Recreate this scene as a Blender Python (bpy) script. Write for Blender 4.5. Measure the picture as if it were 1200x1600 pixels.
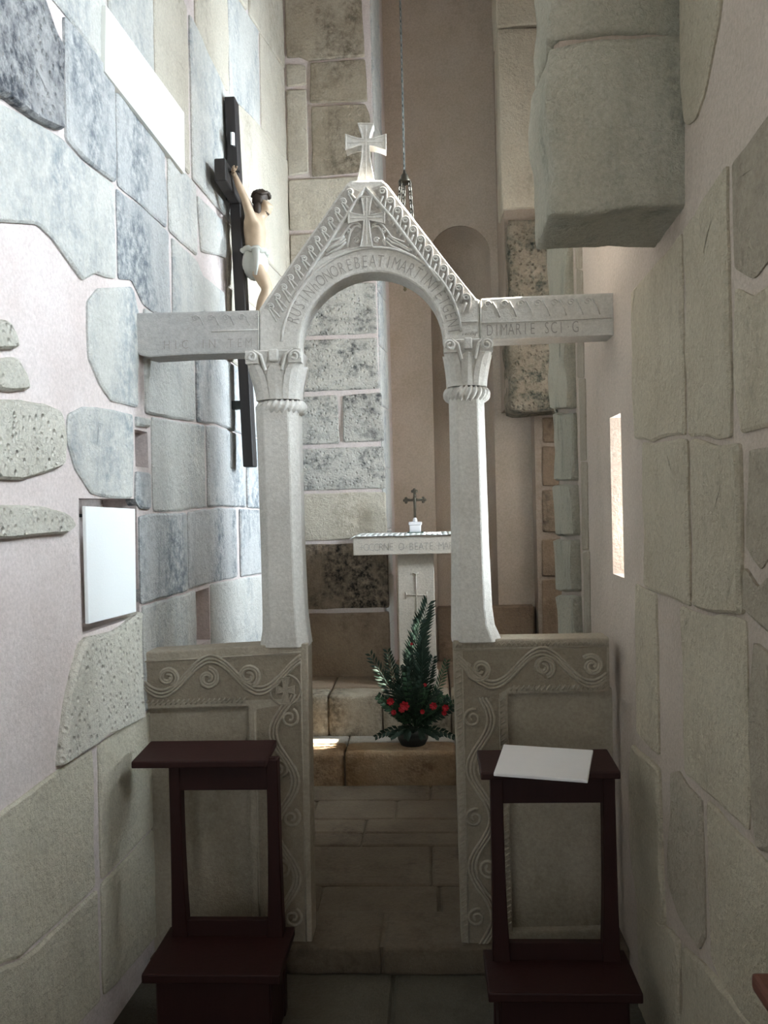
import bpy, bmesh, math, random
from mathutils import Vector, Matrix, noise

for o in list(bpy.data.objects):
    bpy.data.objects.remove(o)
SC = bpy.context.scene
COL = SC.collection
R = math.radians

# ------------------------------------------------------------------ camera
F = 1300.0
EYE = Vector((0, 0, 1.6))
ROLL = 0.0244
_y = Vector((70, 15, F)).normalized()                       # world +Y seen in camera axes (right, up, forward)
_z = Vector((-math.sin(ROLL), math.cos(ROLL), 0))
_z = (_z - _y * _z.dot(_y)).normalized()
_x = _y.cross(_z)
if _x.x < 0:
    _x = -_x


def ray(px, py):
    c = Vector(((px - 600), -(py - 800), F))
    return Vector((c.dot(_x), c.dot(_y), c.dot(_z)))


cam_d = bpy.data.cameras.new('camera')
cam = bpy.data.objects.new('camera', cam_d)
COL.objects.link(cam)
cr, cu, cf = (Vector((_x.x, _y.x, _z.x)), Vector((_x.y, _y.y, _z.y)), Vector((_x.z, _y.z, _z.z)))
cam.matrix_world = Matrix(((cr.x, cu.x, -cf.x, EYE.x), (cr.y, cu.y, -cf.y, EYE.y), (cr.z, cu.z, -cf.z, EYE.z), (0, 0, 0, 1)))
cam_d.sensor_fit = 'VERTICAL'
cam_d.sensor_height = 24
cam_d.lens = 24 * F / 1600
cam_d.clip_start = 0.02
SC.camera = cam

# ------------------------------------------------------------------ world, sun, daylight in the window openings, added fill
SC.view_settings.view_transform = 'Standard'
SC.view_settings.look = 'None'
SC.view_settings.gamma = 1
SC.view_settings.use_curve_mapping = False
SC.view_settings.exposure = 0.38
SC.cycles.max_bounces = 10
SC.cycles.diffuse_bounces = 8
SC.cycles.sample_clamp_indirect = 6
w = bpy.data.worlds.new('sky')
SC.world = w
w.use_nodes = True
w.node_tree.nodes['Background'].inputs[0].default_value = (0.72, 0.85, 1.0, 1)
w.node_tree.nodes['Background'].inputs[1].default_value = 2.0

SUN_TO = Vector((1, 0.0, 1.1)).normalized()                # towards the sun
sd = bpy.data.lights.new('sun', 'SUN')
sd.energy = 55
sd.angle = R(0.5)
sd.color = (1, 0.96, 0.88)
so = bpy.data.objects.new('sun', sd)
so.rotation_euler = SUN_TO.to_track_quat('Z', 'Y').to_euler()
so.location = (6, 3, 8)
COL.objects.link(so)


def window_light(name, c, d, sx, sy, power, col):
    l = bpy.data.lights.new(name, 'AREA')
    l.shape = 'RECTANGLE'
    l.size, l.size_y = sx, sy
    l.energy = power
    l.color = col
    o = bpy.data.objects.new(name, l)
    o.location = c
    o.rotation_euler = (-Vector(d)).to_track_quat('Z', 'Y').to_euler()
    COL.objects.link(o)


SKYC = (0.77, 0.895, 1.0)
XR = 0.634                                                   # inner face of the right wall
WA = (2.766, 2.93, 1.336, 1.877)                             # slit in view: y0 y1 z0 z1
WB = (2.838, 2.950, 2.62, 4.30)                               # slit hidden by the corbel block
WG = (2.40, 2.74, 2.58, 3.60)                             # unseen opening behind the corbel block, added to brighten the left wall
WH = (3.15, 3.66, 2.88, 3.85)  # unseen opening, added to brighten the left wall behind the screen
WC = (0.20, 1.30, 2.25, 3.45)                                 # window beside the photographer
WD = (4.10, 4.56, 1.9, 3.2)                                  # window of the side recess
WE = (4.62, 4.80, 2.51, 3.33)                                # small openings the sun comes through
WF = (5.08, 5.18, 3.0, 3.74)
window_light('daylight_near_window', (1.22, 0.75, 2.70), (-1, 0.10, 0.0), 1.05, 0.85, 120, SKYC)
window_light('fill_high_opening', (1.26, 2.57, 3.25), (-1, 0, -0.9), 0.33, 0.60, 36, SKYC)  # added fill for the left wall, out of view
window_light('fill_far_high_opening', (1.26, 3.405, 3.50), (-1, 0, -0.9), 0.5, 0.60, 50, SKYC)  # added fill for the wall and crucifix behind the screen
window_light('daylight_recess', (2.09, 4.33, 2.27), (-1, 0.12, 0), 0.46, 0.70, 195, SKYC)
window_light('daylight_slit', (1.24, 2.85, 1.62), (-1, 0, 0), 0.25, 0.6, 36, (0.80, 0.93, 1.0))
window_light('entrance_fill', (-0.2, -1.95, 1.5), (0, 1, 0), 0.8, 1.8, 5, (1.0, 0.90, 0.74))  # warm fill added at the unseen doorway for surfaces facing the camera

# ------------------------------------------------------------------ helpers
rng = random.Random(7)
WL0, WLS = -1.006, 0.0504                                    # left wall: X = WL0 + WLS*(Y-2.84)
NL = Vector((1, -WLS, 0)).normalized()


def xl(y, off=0.0):
    return WL0 + WLS * (y - 2.84) + off


def P(px, py, Y):
    d = ray(px, py)
    return EYE + d * ((Y - EYE.y) / d.y)


def PXR(px, py, X):
    d = ray(px, py)
    return EYE + d * ((X - EYE.x) / d.x)


def PZ(px, py, Z):
    d = ray(px, py)
    return EYE + d * ((Z - EYE.z) / d.z)


def PL(px, py, off=0.0):
    d = ray(px, py)
    t = (WL0 + off - WLS * 2.84) / (d.x - WLS * d.y)
    return EYE + d * t


def link(name, me, m=None, parent=None, smooth=False):
    o = bpy.data.objects.new(name, me)
    COL.objects.link(o)
    if m is not None:
        me.materials.append(m)
    if parent is not None:
        o.parent = parent
    if smooth:
        for p in me.polygons:
            p.use_smooth = True
    return o


def tag(o, label=None, cat=None, group=None, kind=None):
    if label:
        o['label'] = label
    if cat:
        o['category'] = cat
    if group:
        o['group'] = group
    if kind:
        o['kind'] = kind
    return o


def empty(name, loc, label, cat, group=None):
    o = bpy.data.objects.new(name, None)
    o.empty_display_size = 0.05
    COL.objects.link(o)
    # parts are modelled in world metres, so the root stays unrotated at the base and the parts are offset
    o.location = loc
    tag(o, label, cat, group)
    return o


def adopt(root, o):
    o.parent = root
    o.matrix_parent_inverse = Matrix.Translation(-Vector(root.location))
    return o


class MB:
    def __init__(s):
        s.v, s.f = [], []

    def add(s, vs, fs):
        b = len(s.v)
        s.v += [tuple(v) for v in vs]
        s.f += [tuple(i + b for i in f) for f in fs]

    def quad(s, a, b, c, d):
        s.add([a, b, c, d], [(0, 1, 2, 3)])

    def box(s, x0, x1, y0, y1, z0, z1):
        s.add([(x, y, z) for z in (z0, z1) for y in (y0, y1) for x in (x0, x1)],
              [(0, 2, 3, 1), (4, 5, 7, 6), (0, 1, 5, 4), (2, 6, 7, 3), (0, 4, 6, 2), (1, 3, 7, 5)])

    def tube(s, pts, r, n=6, r1=None, cap=True):
        pts = [Vector(p) for p in pts]
        N = len(pts)
        vs = []
        up = Vector((0, 1, 0.03))
        for i, p in enumerate(pts):
            t = (pts[min(i + 1, N - 1)] - pts[max(i - 1, 0)])
            if t.length < 1e-9:
                t = Vector((0, 0, 1))
            t.normalize()
            a = up - t * up.dot(t)
            if a.length < 1e-3:
                a = Vector((1, 0, 0)) - t * t.x
            a.normalize()
            b = t.cross(a)
            rr = r if r1 is None else r + (r1 - r) * i / max(1, N - 1)
            if callable(r):
                rr = r(i / max(1, N - 1))
            for k in range(n):
                g = 2 * math.pi * k / n
                vs.append(p + a * (rr * math.cos(g)) + b * (rr * math.sin(g)))
        fs = [(i * n + k, i * n + (k + 1) % n, (i + 1) * n + (k + 1) % n, (i + 1) * n + k) for i in range(N - 1) for k in range(n)]
        if cap:
            fs += [tuple(range(n - 1, -1, -1)), tuple((N - 1) * n + k for k in range(n))]
        s.add(vs, fs)

    def loft(s, rings, cap=True):
        n = len(rings[0])
        vs = [p for r_ in rings for p in r_]
        fs = [(i * n + k, i * n + (k + 1) % n, (i + 1) * n + (k + 1) % n, (i + 1) * n + k) for i in range(len(rings) - 1) for k in range(n)]
        if cap:
            fs += [tuple(range(n - 1, -1, -1)), tuple((len(rings) - 1) * n + k for k in range(n))]
        s.add(vs, fs)

    def lathe(s, c, prof, n=16):
        s.loft([[Vector((c[0] + r * math.cos(2 * math.pi * k / n), c[1] + r * math.sin(2 * math.pi * k / n), c[2] + z)) for k in range(n)] for r, z in prof])

    def build(s, name, m, parent=None, smooth=False, bevel=0, seg=1, rec=True, ang=35):
        me = bpy.data.meshes.new(name)
        me.from_pydata(s.v, [], s.f)
        bm = bmesh.new()
        bm.from_mesh(me)
        if rec:
            bmesh.ops.recalc_face_normals(bm, faces=bm.faces)
        if bevel:
            es = [e for e in bm.edges if len(e.link_faces) == 2 and e.calc_face_angle(0) > R(ang)]
            bmesh.ops.bevel(bm, geom=es, offset=bevel, segments=seg, affect='EDGES', profile=0.6, clamp_overlap=True)
        bm.to_mesh(me)
        bm.free()
        o = link(name, me, m, None, smooth)
        if parent is not None:
            adopt(parent, o) if parent.type == 'EMPTY' else setattr(o, 'parent', parent)
            if parent.type != 'EMPTY':
                o.matrix_parent_inverse = parent.matrix_world.inverted() if parent.parent is None else Matrix.Identity(4)
        return o


def prism(mb, poly, depth, d=Vector((0, 1, 0))):
    n = len(poly)
    front = [Vector(p) for p in poly]
    back = [p + d * depth for p in front]
    mb.add(front + back, [tuple(range(n)), tuple(range(2 * n - 1, n - 1, -1))] + [(i, i + n, (i + 1) % n + n, (i + 1) % n) for i in range(n)])


# ------------------------------------------------------------------ materials
def stone_mat(name, c1, c2, stain=None, samt=0.5, sscale=3.0, bump=0.4, fine=60, pits=0.0, rough=0.9, vary=0.10, streak=(1, 1, 0.45), thr=0.52):
    m = bpy.data.materials.new(name)
    m.use_nodes = True
    nt = m.node_tree
    N, L = nt.nodes, nt.links
    b = N['Principled BSDF']
    b.inputs['Roughness'].default_value = rough
    b.inputs['Specular IOR Level'].default_value = 0.25
    geo = N.new('ShaderNodeNewGeometry')
    mp = N.new('ShaderNodeMapping')
    mp.inputs['Scale'].default_value = streak
    L.new(geo.outputs['Position'], mp.inputs['Vector'])

    def nz(scale, detail=5, rgh=0.6, vec=None):
        n = N.new('ShaderNodeTexNoise')
        n.inputs['Scale'].default_value = scale
        n.inputs['Detail'].default_value = detail
        n.inputs['Roughness'].default_value = rgh
        L.new(vec or geo.outputs['Position'], n.inputs['Vector'])
        return n

    def ramp(fac, a, bb):
        r_ = N.new('ShaderNodeMapRange')
        r_.inputs['From Min'].default_value = a
        r_.inputs['From Max'].default_value = bb
        L.new(fac, r_.inputs['Value'])
        return r_.outputs['Result']

    def mix(fac, a, c, blend='MIX'):
        x = N.new('ShaderNodeMix')
        x.data_type = 'RGBA'
        x.blend_type = blend
        if isinstance(fac, float):
            x.inputs[0].default_value = fac
        else:
            L.new(fac, x.inputs[0])
        for k, q in ((6, a), (7, c)):
            if isinstance(q, tuple):
                x.inputs[k].default_value = (*q, 1)
            else:
                L.new(q, x.inputs[k])
        return x.outputs[2]
    base = mix(ramp(nz(4.5).outputs['Fac'], 0.35, 0.65), c1, c2)
    if stain:
        s1 = ramp(nz(sscale, 8, 0.68, mp.outputs['Vector']).outputs['Fac'], thr, thr + 0.16)
        s2 = ramp(nz(28, 6, 0.7).outputs['Fac'], 0.36, 0.6)
        mm = N.new('ShaderNodeMath')
        mm.operation = 'MULTIPLY'
        L.new(s1, mm.inputs[0])
        L.new(s2, mm.inputs[1])
        m2 = N.new('ShaderNodeMath')
        m2.operation = 'MULTIPLY'
        m2.inputs[1].default_value = samt
        L.new(mm.outputs[0], m2.inputs[0])
        base = mix(m2.outputs[0], base, stain)
    spk = ramp(nz(90, 4, 0.7).outputs['Fac'], 0.3, 0.7)
    base = mix(0.30, base, mix(spk, (0.25, 0.23, 0.2), (1, 1, 1)), 'MULTIPLY')
    if vary:
        oi = N.new('ShaderNodeObjectInfo')
        v = N.new('ShaderNodeMapRange')
        v.inputs['To Min'].default_value = 1 - vary
        v.inputs['To Max'].default_value = 1 + vary * 0.6
        L.new(oi.outputs['Random'], v.inputs['Value'])
        hs = N.new('ShaderNodeHueSaturation')
        L.new(v.outputs['Result'], hs.inputs['Value'])
        L.new(base, hs.inputs['Color'])
        base = hs.outputs['Color']
    L.new(base, b.inputs['Base Color'])
    h = nz(fine, 6, 0.7).outputs['Fac']
    h2 = nz(11, 5, 0.65).outputs['Fac']
    ad = N.new('ShaderNodeMath')
    ad.operation = 'MULTIPLY_ADD'
    ad.inputs[1].default_value = 2.2
    L.new(h2, ad.inputs[0])
    L.new(h, ad.inputs[2])
    hh = ad.outputs[0]
    if pits:
        vo = N.new('ShaderNodeTexVoronoi')
        vo.inputs['Scale'].default_value = 38
        L.new(geo.outputs['Position'], vo.inputs['Vector'])
        pr = ramp(vo.outputs['Distance'], 0.0, 0.35)
        a2 = N.new('ShaderNodeMath')
        a2.operation = 'MULTIPLY_ADD'
        a2.inputs[1].default_value = pits
        L.new(pr, a2.inputs[0])
        L.new(hh, a2.inputs[2])
        hh = a2.outputs[0]
    bp = N.new('ShaderNodeBump')
    bp.inputs['Strength'].default_value = bump
    bp.inputs['Distance'].default_value = 0.016
    L.new(hh, bp.inputs['Height'])
    L.new(bp.outputs['Normal'], b.inputs['Normal'])
    return m


def plain(name, c, rough=0.6, metal=0.0, spec=0.4, bump=0.0, scale=40, c2=None, stretch=(1, 1, 1)):
    m = bpy.data.materials.new(name)
    m.use_nodes = True
    N, L = m.node_tree.nodes, m.node_tree.links
    b = N['Principled BSDF']
    b.inputs['Base Color'].default_value = (*c, 1)
    b.inputs['Roughness'].default_value = rough
    b.inputs['Metallic'].default_value = metal
    b.inputs['Specular IOR Level'].default_value = spec
    g = N.new('ShaderNodeNewGeometry')
    mp = N.new('ShaderNodeMapping')
    mp.inputs['Scale'].default_value = stretch
    L.new(g.outputs['Position'], mp.inputs['Vector'])
    n = N.new('ShaderNodeTexNoise')
    n.inputs['Scale'].default_value = scale
    n.inputs['Detail'].default_value = 5
    L.new(mp.outputs['Vector'], n.inputs['Vector'])
    x = N.new('ShaderNodeMix')
    x.data_type = 'RGBA'
    L.new(n.outputs['Fac'], x.inputs[0])
    c2 = c2 or tuple(k * 0.75 for k in c)
    x.inputs[6].default_value = (*c2, 1)
    x.inputs[7].default_value = (*c, 1)
    L.new(x.outputs[2], b.inputs['Base Color'])
    if bump:
        bp = N.new('ShaderNodeBump')
        bp.inputs['Strength'].default_value = bump
        bp.inputs['Distance'].default_value = 0.004
        L.new(n.outputs['Fac'], bp.inputs['Height'])
        L.new(bp.outputs['Normal'], b.inputs['Normal'])
    return m


BLUEG = (0.15, 0.185, 0.215)
M = {
    'mortar': stone_mat('pink_mortar', (0.66, 0.575, 0.545), (0.71, 0.635, 0.61), (0.44, 0.35, 0.31), 0.35, 2.5, 0.35, vary=0),
    'pale': stone_mat('pale_limestone', (0.66, 0.655, 0.61), (0.73, 0.72, 0.67), (0.27, 0.315, 0.35), 0.8, 2.6, 0.8, thr=0.46),
    'blue': stone_mat('blue_stained_limestone', (0.62, 0.63, 0.62), (0.69, 0.69, 0.67), BLUEG, 0.85, 3.0, 0.8, thr=0.42),
    'cream': stone_mat('cream_limestone', (0.60, 0.55, 0.45), (0.66, 0.61, 0.51), (0.32, 0.27, 0.20), 0.6, 3.0, 0.7, thr=0.50),
    'dark': stone_mat('dark_crusted_limestone', (0.52, 0.52, 0.52), (0.62, 0.62, 0.61), (0.07, 0.08, 0.10), 0.92, 4.0, 1.0, pits=1.2, thr=0.40),
    'rough': stone_mat('rough_pitted_limestone', (0.71, 0.675, 0.58), (0.77, 0.74, 0.65), (0.42, 0.39, 0.32), 0.5, 6.0, 0.9, pits=1.1),
    'low': stone_mat('lower_limestone', (0.65, 0.605, 0.48), (0.71, 0.665, 0.54), (0.28, 0.26, 0.21), 0.5, 4.0, 0.8),
    'pier': stone_mat('black_spotted_limestone', (0.56, 0.54, 0.49), (0.64, 0.62, 0.56), (0.05, 0.055, 0.06), 0.9, 6.0, 1.0, pits=0.9, streak=(1, 1, 1.5), thr=0.45),
    'burnt': stone_mat('burnt_limestone', (0.30, 0.23, 0.165), (0.38, 0.30, 0.225), (0.014, 0.013, 0.012), 0.97, 4.0, 0.8, thr=0.40),
    'brownst': stone_mat('brown_limestone', (0.28, 0.205, 0.145), (0.36, 0.275, 0.20), (0.11, 0.07, 0.045), 0.65, 4.0, 0.7),
    'tan': stone_mat('tan_limestone', (0.40, 0.34, 0.255), (0.47, 0.41, 0.32), (0.10, 0.08, 0.055), 0.8, 3.6, 0.8, thr=0.44),
    'right': stone_mat('grey_tan_limestone', (0.57, 0.50, 0.385), (0.63, 0.56, 0.44), (0.27, 0.22, 0.17), 0.55, 3.2, 0.8, streak=(1, 1, 0.35)),
    'rmortar': stone_mat('tan_pink_mortar', (0.38, 0.315, 0.26), (0.43, 0.36, 0.305), (0.26, 0.20, 0.15), 0.45, 3.0, 0.4, vary=0),
    'rplaster': stone_mat('grey_pink_plaster', (0.52, 0.44, 0.375), (0.57, 0.485, 0.42), (0.33, 0.27, 0.225), 0.35, 2.2, 0.35, vary=0, streak=(1, 1, 0.4)),
    'rdark': stone_mat('tan_worn_limestone', (0.44, 0.38, 0.30), (0.50, 0.44, 0.355), (0.20, 0.15, 0.11), 0.6, 3.0, 0.8, streak=(1, 1, 0.35)),
    'greenst': stone_mat('greenish_limestone', (0.52, 0.495, 0.40), (0.58, 0.55, 0.455), (0.20, 0.205, 0.18), 0.6, 4.0, 1.0, streak=(2, 2, 0.5)),
    'crust': stone_mat('lichen_crusted_stone', (0.24, 0.205, 0.155), (0.36, 0.32, 0.255), (0.035, 0.05, 0.04), 0.92, 8.0, 1.0, pits=1.6, thr=0.44, streak=(1, 1, 1)),
    'apse': stone_mat('pink_apse_plaster', (0.53, 0.455, 0.375), (0.58, 0.505, 0.435), (0.34, 0.255, 0.195), 0.4, 1.8, 0.15, vary=0),
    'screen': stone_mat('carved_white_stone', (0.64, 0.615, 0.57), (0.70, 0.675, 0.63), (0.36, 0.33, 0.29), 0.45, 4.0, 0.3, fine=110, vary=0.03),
    'screenlow': stone_mat('carved_stone_shaded', (0.41, 0.36, 0.285), (0.47, 0.415, 0.335), (0.25, 0.225, 0.17), 0.5, 5.0, 0.45, fine=100, vary=0.03),  # same stone as the upper screen, with the lower shade put into its colour
    'letter': stone_mat('letter_shadow_tone', (0.33, 0.31, 0.285), (0.39, 0.37, 0.34), None, bump=0.1, vary=0),  # darker colour stands in for the shadows of the cut letters
    'ground': stone_mat('dark_relief_ground', (0.43, 0.40, 0.365), (0.50, 0.47, 0.43), None, bump=0.35, fine=90, vary=0),  # darker than the raised carving on it
    'groundlow': stone_mat('dark_lower_ground', (0.30, 0.255, 0.195), (0.355, 0.305, 0.235), None, bump=0.5, fine=90, vary=0),  # darker than the lower panels round it
    'grey': stone_mat('grey_veined_stone', (0.44, 0.43, 0.41), (0.54, 0.52, 0.49), (0.24, 0.25, 0.27), 0.5, 2.4, 0.3, fine=110, vary=0, streak=(1, 1, 3)),
    'altar': stone_mat('altar_stone', (0.52, 0.475, 0.405), (0.57, 0.52, 0.45), None, bump=0.2, fine=110, vary=0),
    'step': stone_mat('orange_stained_step', (0.34, 0.215, 0.115), (0.43, 0.31, 0.195), (0.14, 0.07, 0.035), 0.75, 4.0, 0.8, streak=(1, 1, 1.5), thr=0.45),
    'tread': stone_mat('pale_step_tread', (0.42, 0.385, 0.33), (0.48, 0.445, 0.39), (0.22, 0.18, 0.14), 0.5, 4.0, 0.6),
    'floor': stone_mat('worn_floor_slab', (0.135, 0.104, 0.073), (0.175, 0.139, 0.10), (0.06, 0.042, 0.03), 0.6, 3.5, 0.5, rough=0.7, streak=(1, 1, 1)),
    'ffloor': stone_mat('grey_floor_slab', (0.105, 0.094, 0.073), (0.135, 0.122, 0.096), (0.06, 0.05, 0.037), 0.5, 3.0, 0.5, rough=0.75, streak=(1, 1, 1)),
    'white': plain('white_board', (0.86, 0.88, 0.87), 0.8, bump=0.15, scale=160, c2=(0.82, 0.84, 0.83)),
    'cream_board': plain('cream_board', (0.80, 0.80, 0.74), 0.8, bump=0.05, scale=90, c2=(0.77, 0.77, 0.71)),
    'paper': plain('white_paper', (0.86, 0.85, 0.86), 0.7, c2=(0.82, 0.81, 0.82)),
    'cloth': plain('white_cloth', (0.88, 0.9, 0.9), 0.85, c2=(0.84, 0.87, 0.86), bump=0.2, scale=200),
    'wood': plain('dark_red_wood', (0.034, 0.0105, 0.009), 0.55, c2=(0.020, 0.006, 0.005), scale=26, stretch=(3, 3, 0.4), bump=0.1, spec=0.25),
    'bench': plain('red_brown_wood', (0.16, 0.06, 0.04), 0.5, c2=(0.10, 0.035, 0.025), scale=26, stretch=(3, 3, 0.4)),
    'crosswood': plain('blackened_wood', (0.022, 0.019, 0.019), 0.6, c2=(0.035, 0.030, 0.028), scale=30, stretch=(2, 2, 0.4), bump=0.2),
    'skin': plain('painted_flesh', (0.56, 0.43, 0.30), 0.5, c2=(0.42, 0.31, 0.21), scale=25),
    'hair': plain('dark_brown_hair', (0.035, 0.025, 0.02), 0.6, c2=(0.07, 0.05, 0.035), scale=90, bump=0.5),
    'loin': plain('pale_loincloth', (0.56, 0.56, 0.50), 0.7, c2=(0.46, 0.46, 0.41), scale=30),
    'blood': plain('red_wound', (0.35, 0.04, 0.04), 0.5),
    'iron': plain('dark_iron', (0.05, 0.055, 0.05), 0.5, 0.6),
    'bronze': plain('dark_bronze', (0.10, 0.09, 0.07), 0.4, 0.8),
    'brass': plain('tarnished_brass', (0.20, 0.17, 0.10), 0.4, 0.7),
    'redglass': plain('red_lamp_glass', (0.35, 0.03, 0.03), 0.15),
    'leaf': plain('dark_palm_green', (0.017, 0.042, 0.023), 0.6, c2=(0.008, 0.020, 0.012), scale=30),
    'leaf2': plain('mid_green_leaf', (0.05, 0.11, 0.05), 0.5, c2=(0.025, 0.06, 0.03), scale=30),
    'red': plain('red_petals', (0.55, 0.02, 0.035), 0.6, c2=(0.38, 0.012, 0.02), scale=60),
    'basket': plain('dark_basket', (0.025, 0.025, 0.02), 0.8, bump=0.5, scale=120),
    'green': plain('dark_green_base', (0.02, 0.07, 0.05), 0.5),
    'marble': plain('white_marble', (0.7, 0.7, 0.72), 0.4, c2=(0.62, 0.63, 0.66)),
}


# ------------------------------------------------------------------ stones
def shrink(poly, n, d):
    out = []
    k = len(poly)
    for i in range(k):
        a, b, c = poly[i - 1], poly[i], poly[(i + 1) % k]
        e1, e2 = (b - a), (c - b)
        if e1.length < 1e-6 or e2.length < 1e-6:
            out.append(b.copy())
            continue
        n1, n2 = n.cross(e1).normalized(), n.cross(e2).normalized()
        q = n1 + n2
        if q.length < 0.2:
            q = n1
        q.normalize()
        out.append(b + q * (d / max(0.5, q.dot(n1))))
    return out


def stone(parent, poly, n, proud, m, gap=0.0045, inset=0.007, amp=0.004, sub=0.09, name='stone', jit=0.005, back=0.03, roundc=True):
    poly = [Vector(p) for p in poly]
    n = Vector(n).normalized()
    ar = Vector((0, 0, 0))
    for i in range(len(poly)):
        ar += poly[i - 1].cross(poly[i])
    if ar.dot(n) < 0:
        poly.reverse()
    poly = shrink(poly, n, gap)
    if roundc:                                                # soften the corners
        q = []
        k = len(poly)
        for i in range(k):
            a, b, c = poly[i - 1], poly[i], poly[(i + 1) % k]
            r_ = min(0.016, (a - b).length * 0.3, (c - b).length * 0.3)
            q += [b + (a - b).normalized() * r_, b * 0.6 + (b + (a - b).normalized() * r_) * 0.2 + (b + (c - b).normalized() * r_) * 0.2, b + (c - b).normalized() * r_]
        poly = q
    pts = []
    for i in range(len(poly)):
        a, b = poly[i], poly[(i + 1) % len(poly)]
        k = max(1, int((b - a).length / 0.055))
        pts += [a + (b - a) * (j / k) for j in range(k)]
    sd_ = rng.random() * 50
    for p in pts:
        v = noise.noise_vector(p * 9 + Vector((sd_, 0, 0))) * jit
        p += v - n * v.dot(n)
    r2 = shrink(pts, n, inset)
    k = len(pts)
    bm = bmesh.new()
    v0 = [bm.verts.new(p - n * back) for p in pts]
    v1 = [bm.verts.new(p + n * proud * 0.55) for p in pts]
    v2 = [bm.verts.new(p + n * proud) for p in r2]
    for i in range(k):
        j = (i + 1) % k
        bm.faces.new((v0[i], v0[j], v1[j], v1[i]))
        bm.faces.new((v1[i], v1[j], v2[j], v2[i]))
    for i in range(k):
        for q_ in (v1, v2):
            bm.edges.get((q_[i], q_[(i + 1) % k])).smooth = False
    cap = bm.faces.new(v2)
    cap.normal_update()
    if cap.normal.dot(n) < 0:
        pass
    res = bmesh.ops.triangulate(bm, faces=[cap])
    ring = set(v2)
    for _ in range(2):
        es = [e for e in bm.edges if e.calc_length() > sub and not (e.verts[0] in ring and e.verts[1] in ring and len([f for f in e.link_faces if len(f.verts) == 4]) > 0)
              and all(len(f.verts) == 3 for f in e.link_faces)]
        if not es:
            break
        bmesh.ops.subdivide_edges(bm, edges=es, cuts=1)
        bmesh.ops.triangulate(bm, faces=[f for f in bm.faces if len(f.verts) > 4])
        bmesh.ops.triangulate(bm, faces=[f for f in bm.faces if len(f.verts) == 4 and abs(f.calc_center_median().dot(n) - (r2[0].dot(n))) < 0.002])
    base = pts[0].dot(n)
    for v in bm.verts:
        if v.co.dot(n) > base + proud * 0.8:
            v.co += n * (noise.noise(v.co * 7 + Vector((sd_, 3, 1))) * amp + noise.noise(v.co * 23) * amp * 0.5)
    me = bpy.data.meshes.new(name)
    bm.to_mesh(me)
    bm.free()
    o = link(name, me, m, parent, True)
    return o


def sheet(mb, fp, s0, s1, z0, z1, holes, depth, dvec, caps):
    """wall sheet in (s, z) with rectangular holes; fp(s, z) gives the point, dvec the direction into the wall"""
    ss = sorted({s0, s1, *[h[0] for h in holes], *[h[1] for h in holes]})
    zs = sorted({z0, z1, *[h[2] for h in holes], *[h[3] for h in holes]})
    dv = Vector(dvec)
    for a, b in zip(ss, ss[1:]):
        for c, d in zip(zs, zs[1:]):
            ms, mz = (a + b) / 2, (c + d) / 2
            if any(h[0] < ms < h[1] and h[2] < mz < h[3] for h in holes):
                continue
            q = [fp(a, c), fp(b, c), fp(b, d), fp(a, d)]
            mb.quad(*q)
            mb.quad(*[p + dv * depth for p in reversed(q)])
    for h, cap in zip(holes, caps):
        q = [fp(h[0], h[2]), fp(h[1], h[2]), fp(h[1], h[3]), fp(h[0], h[3])]
        dd = cap or depth
        for i in range(4):
            a, b = q[i], q[(i + 1) % 4]
            mb.quad(a, a + dv * dd, b + dv * dd, b)
        if cap:
            mb.quad(*[p + dv * cap for p in q])


def struct(o):
    o['kind'] = 'structure'
    return o


YP, YB, YE = 5.4, 5.95, -2.0                                  # pier plane, back of the apse, entrance wall
ZT = 5.6
Z_CH, Z_S1, Z_S2 = 0.05, 0.235, 0.479                         # chancel floor and the two altar steps
YS1, YS2 = 4.55, 4.86

# ------------------------------------------------------------------ left wall with its stones
hp = [PL(210, 671), PL(232, 731)]
hole = (hp[0].y, hp[1].y, hp[1].z, hp[0].z)
tp = [PL(314, 412), PL(347, 446)]
hole2 = (tp[0].y, tp[1].y, tp[1].z + 0.02, tp[0].z - 0.03)
h3 = [PL(129, 992), PL(213, 779)]
hole3 = (h3[0].y, h3[1].y, h3[0].z, PL(170, 779).z)
h4 = [PL(304, 1012), PL(326, 918)]
hole4 = (h4[0].y, h4[1].y, h4[0].z, h4[1].z)
mb = MB()
sheet(mb, lambda s, z: Vector((xl(s), s, z)), YE, YP + 0.3, -0.05, ZT, [hole, hole2, hole3, hole4], 0.35, -NL, [0.16, 0.06, 0.12, 0.07])
wall_left = struct(mb.build('wall_left', M['mortar'], rec=False))
tag(wall_left, 'side wall of pale stained limestone blocks set in pink mortar behind the crucifix')


def lerp_line(line, x):
    for (x0, y0), (x1, y1) in zip(line, line[1:]):
        if x <= x1 or (x1, y1) == line[-1]:
            return y0 + (y1 - y0) * (x - x0) / (x1 - x0)
    return line[-1][1]


def band(top, bot, xa, xb):
    """pixel polygon between two joint lines from xa to xb"""
    lean = 0.02
    pts = [(xa, lerp_line(top, xa))] + [p for p in top if xa + 6 < p[0] < xb - 6] + [(xb, lerp_line(top, xb))]
    yb_ = lerp_line(bot, xb)
    ya_ = lerp_line(bot, xa)
    xb2 = xb + lean * (yb_ - pts[-1][1])
    xa2 = xa + lean * (ya_ - pts[0][1])
    pts += [(xb2, lerp_line(bot, xb2))] + [p for p in reversed(bot) if xa2 + 6 < p[0] < xb2 - 6] + [(xa2, lerp_line(bot, xa2))]
    return pts


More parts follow.
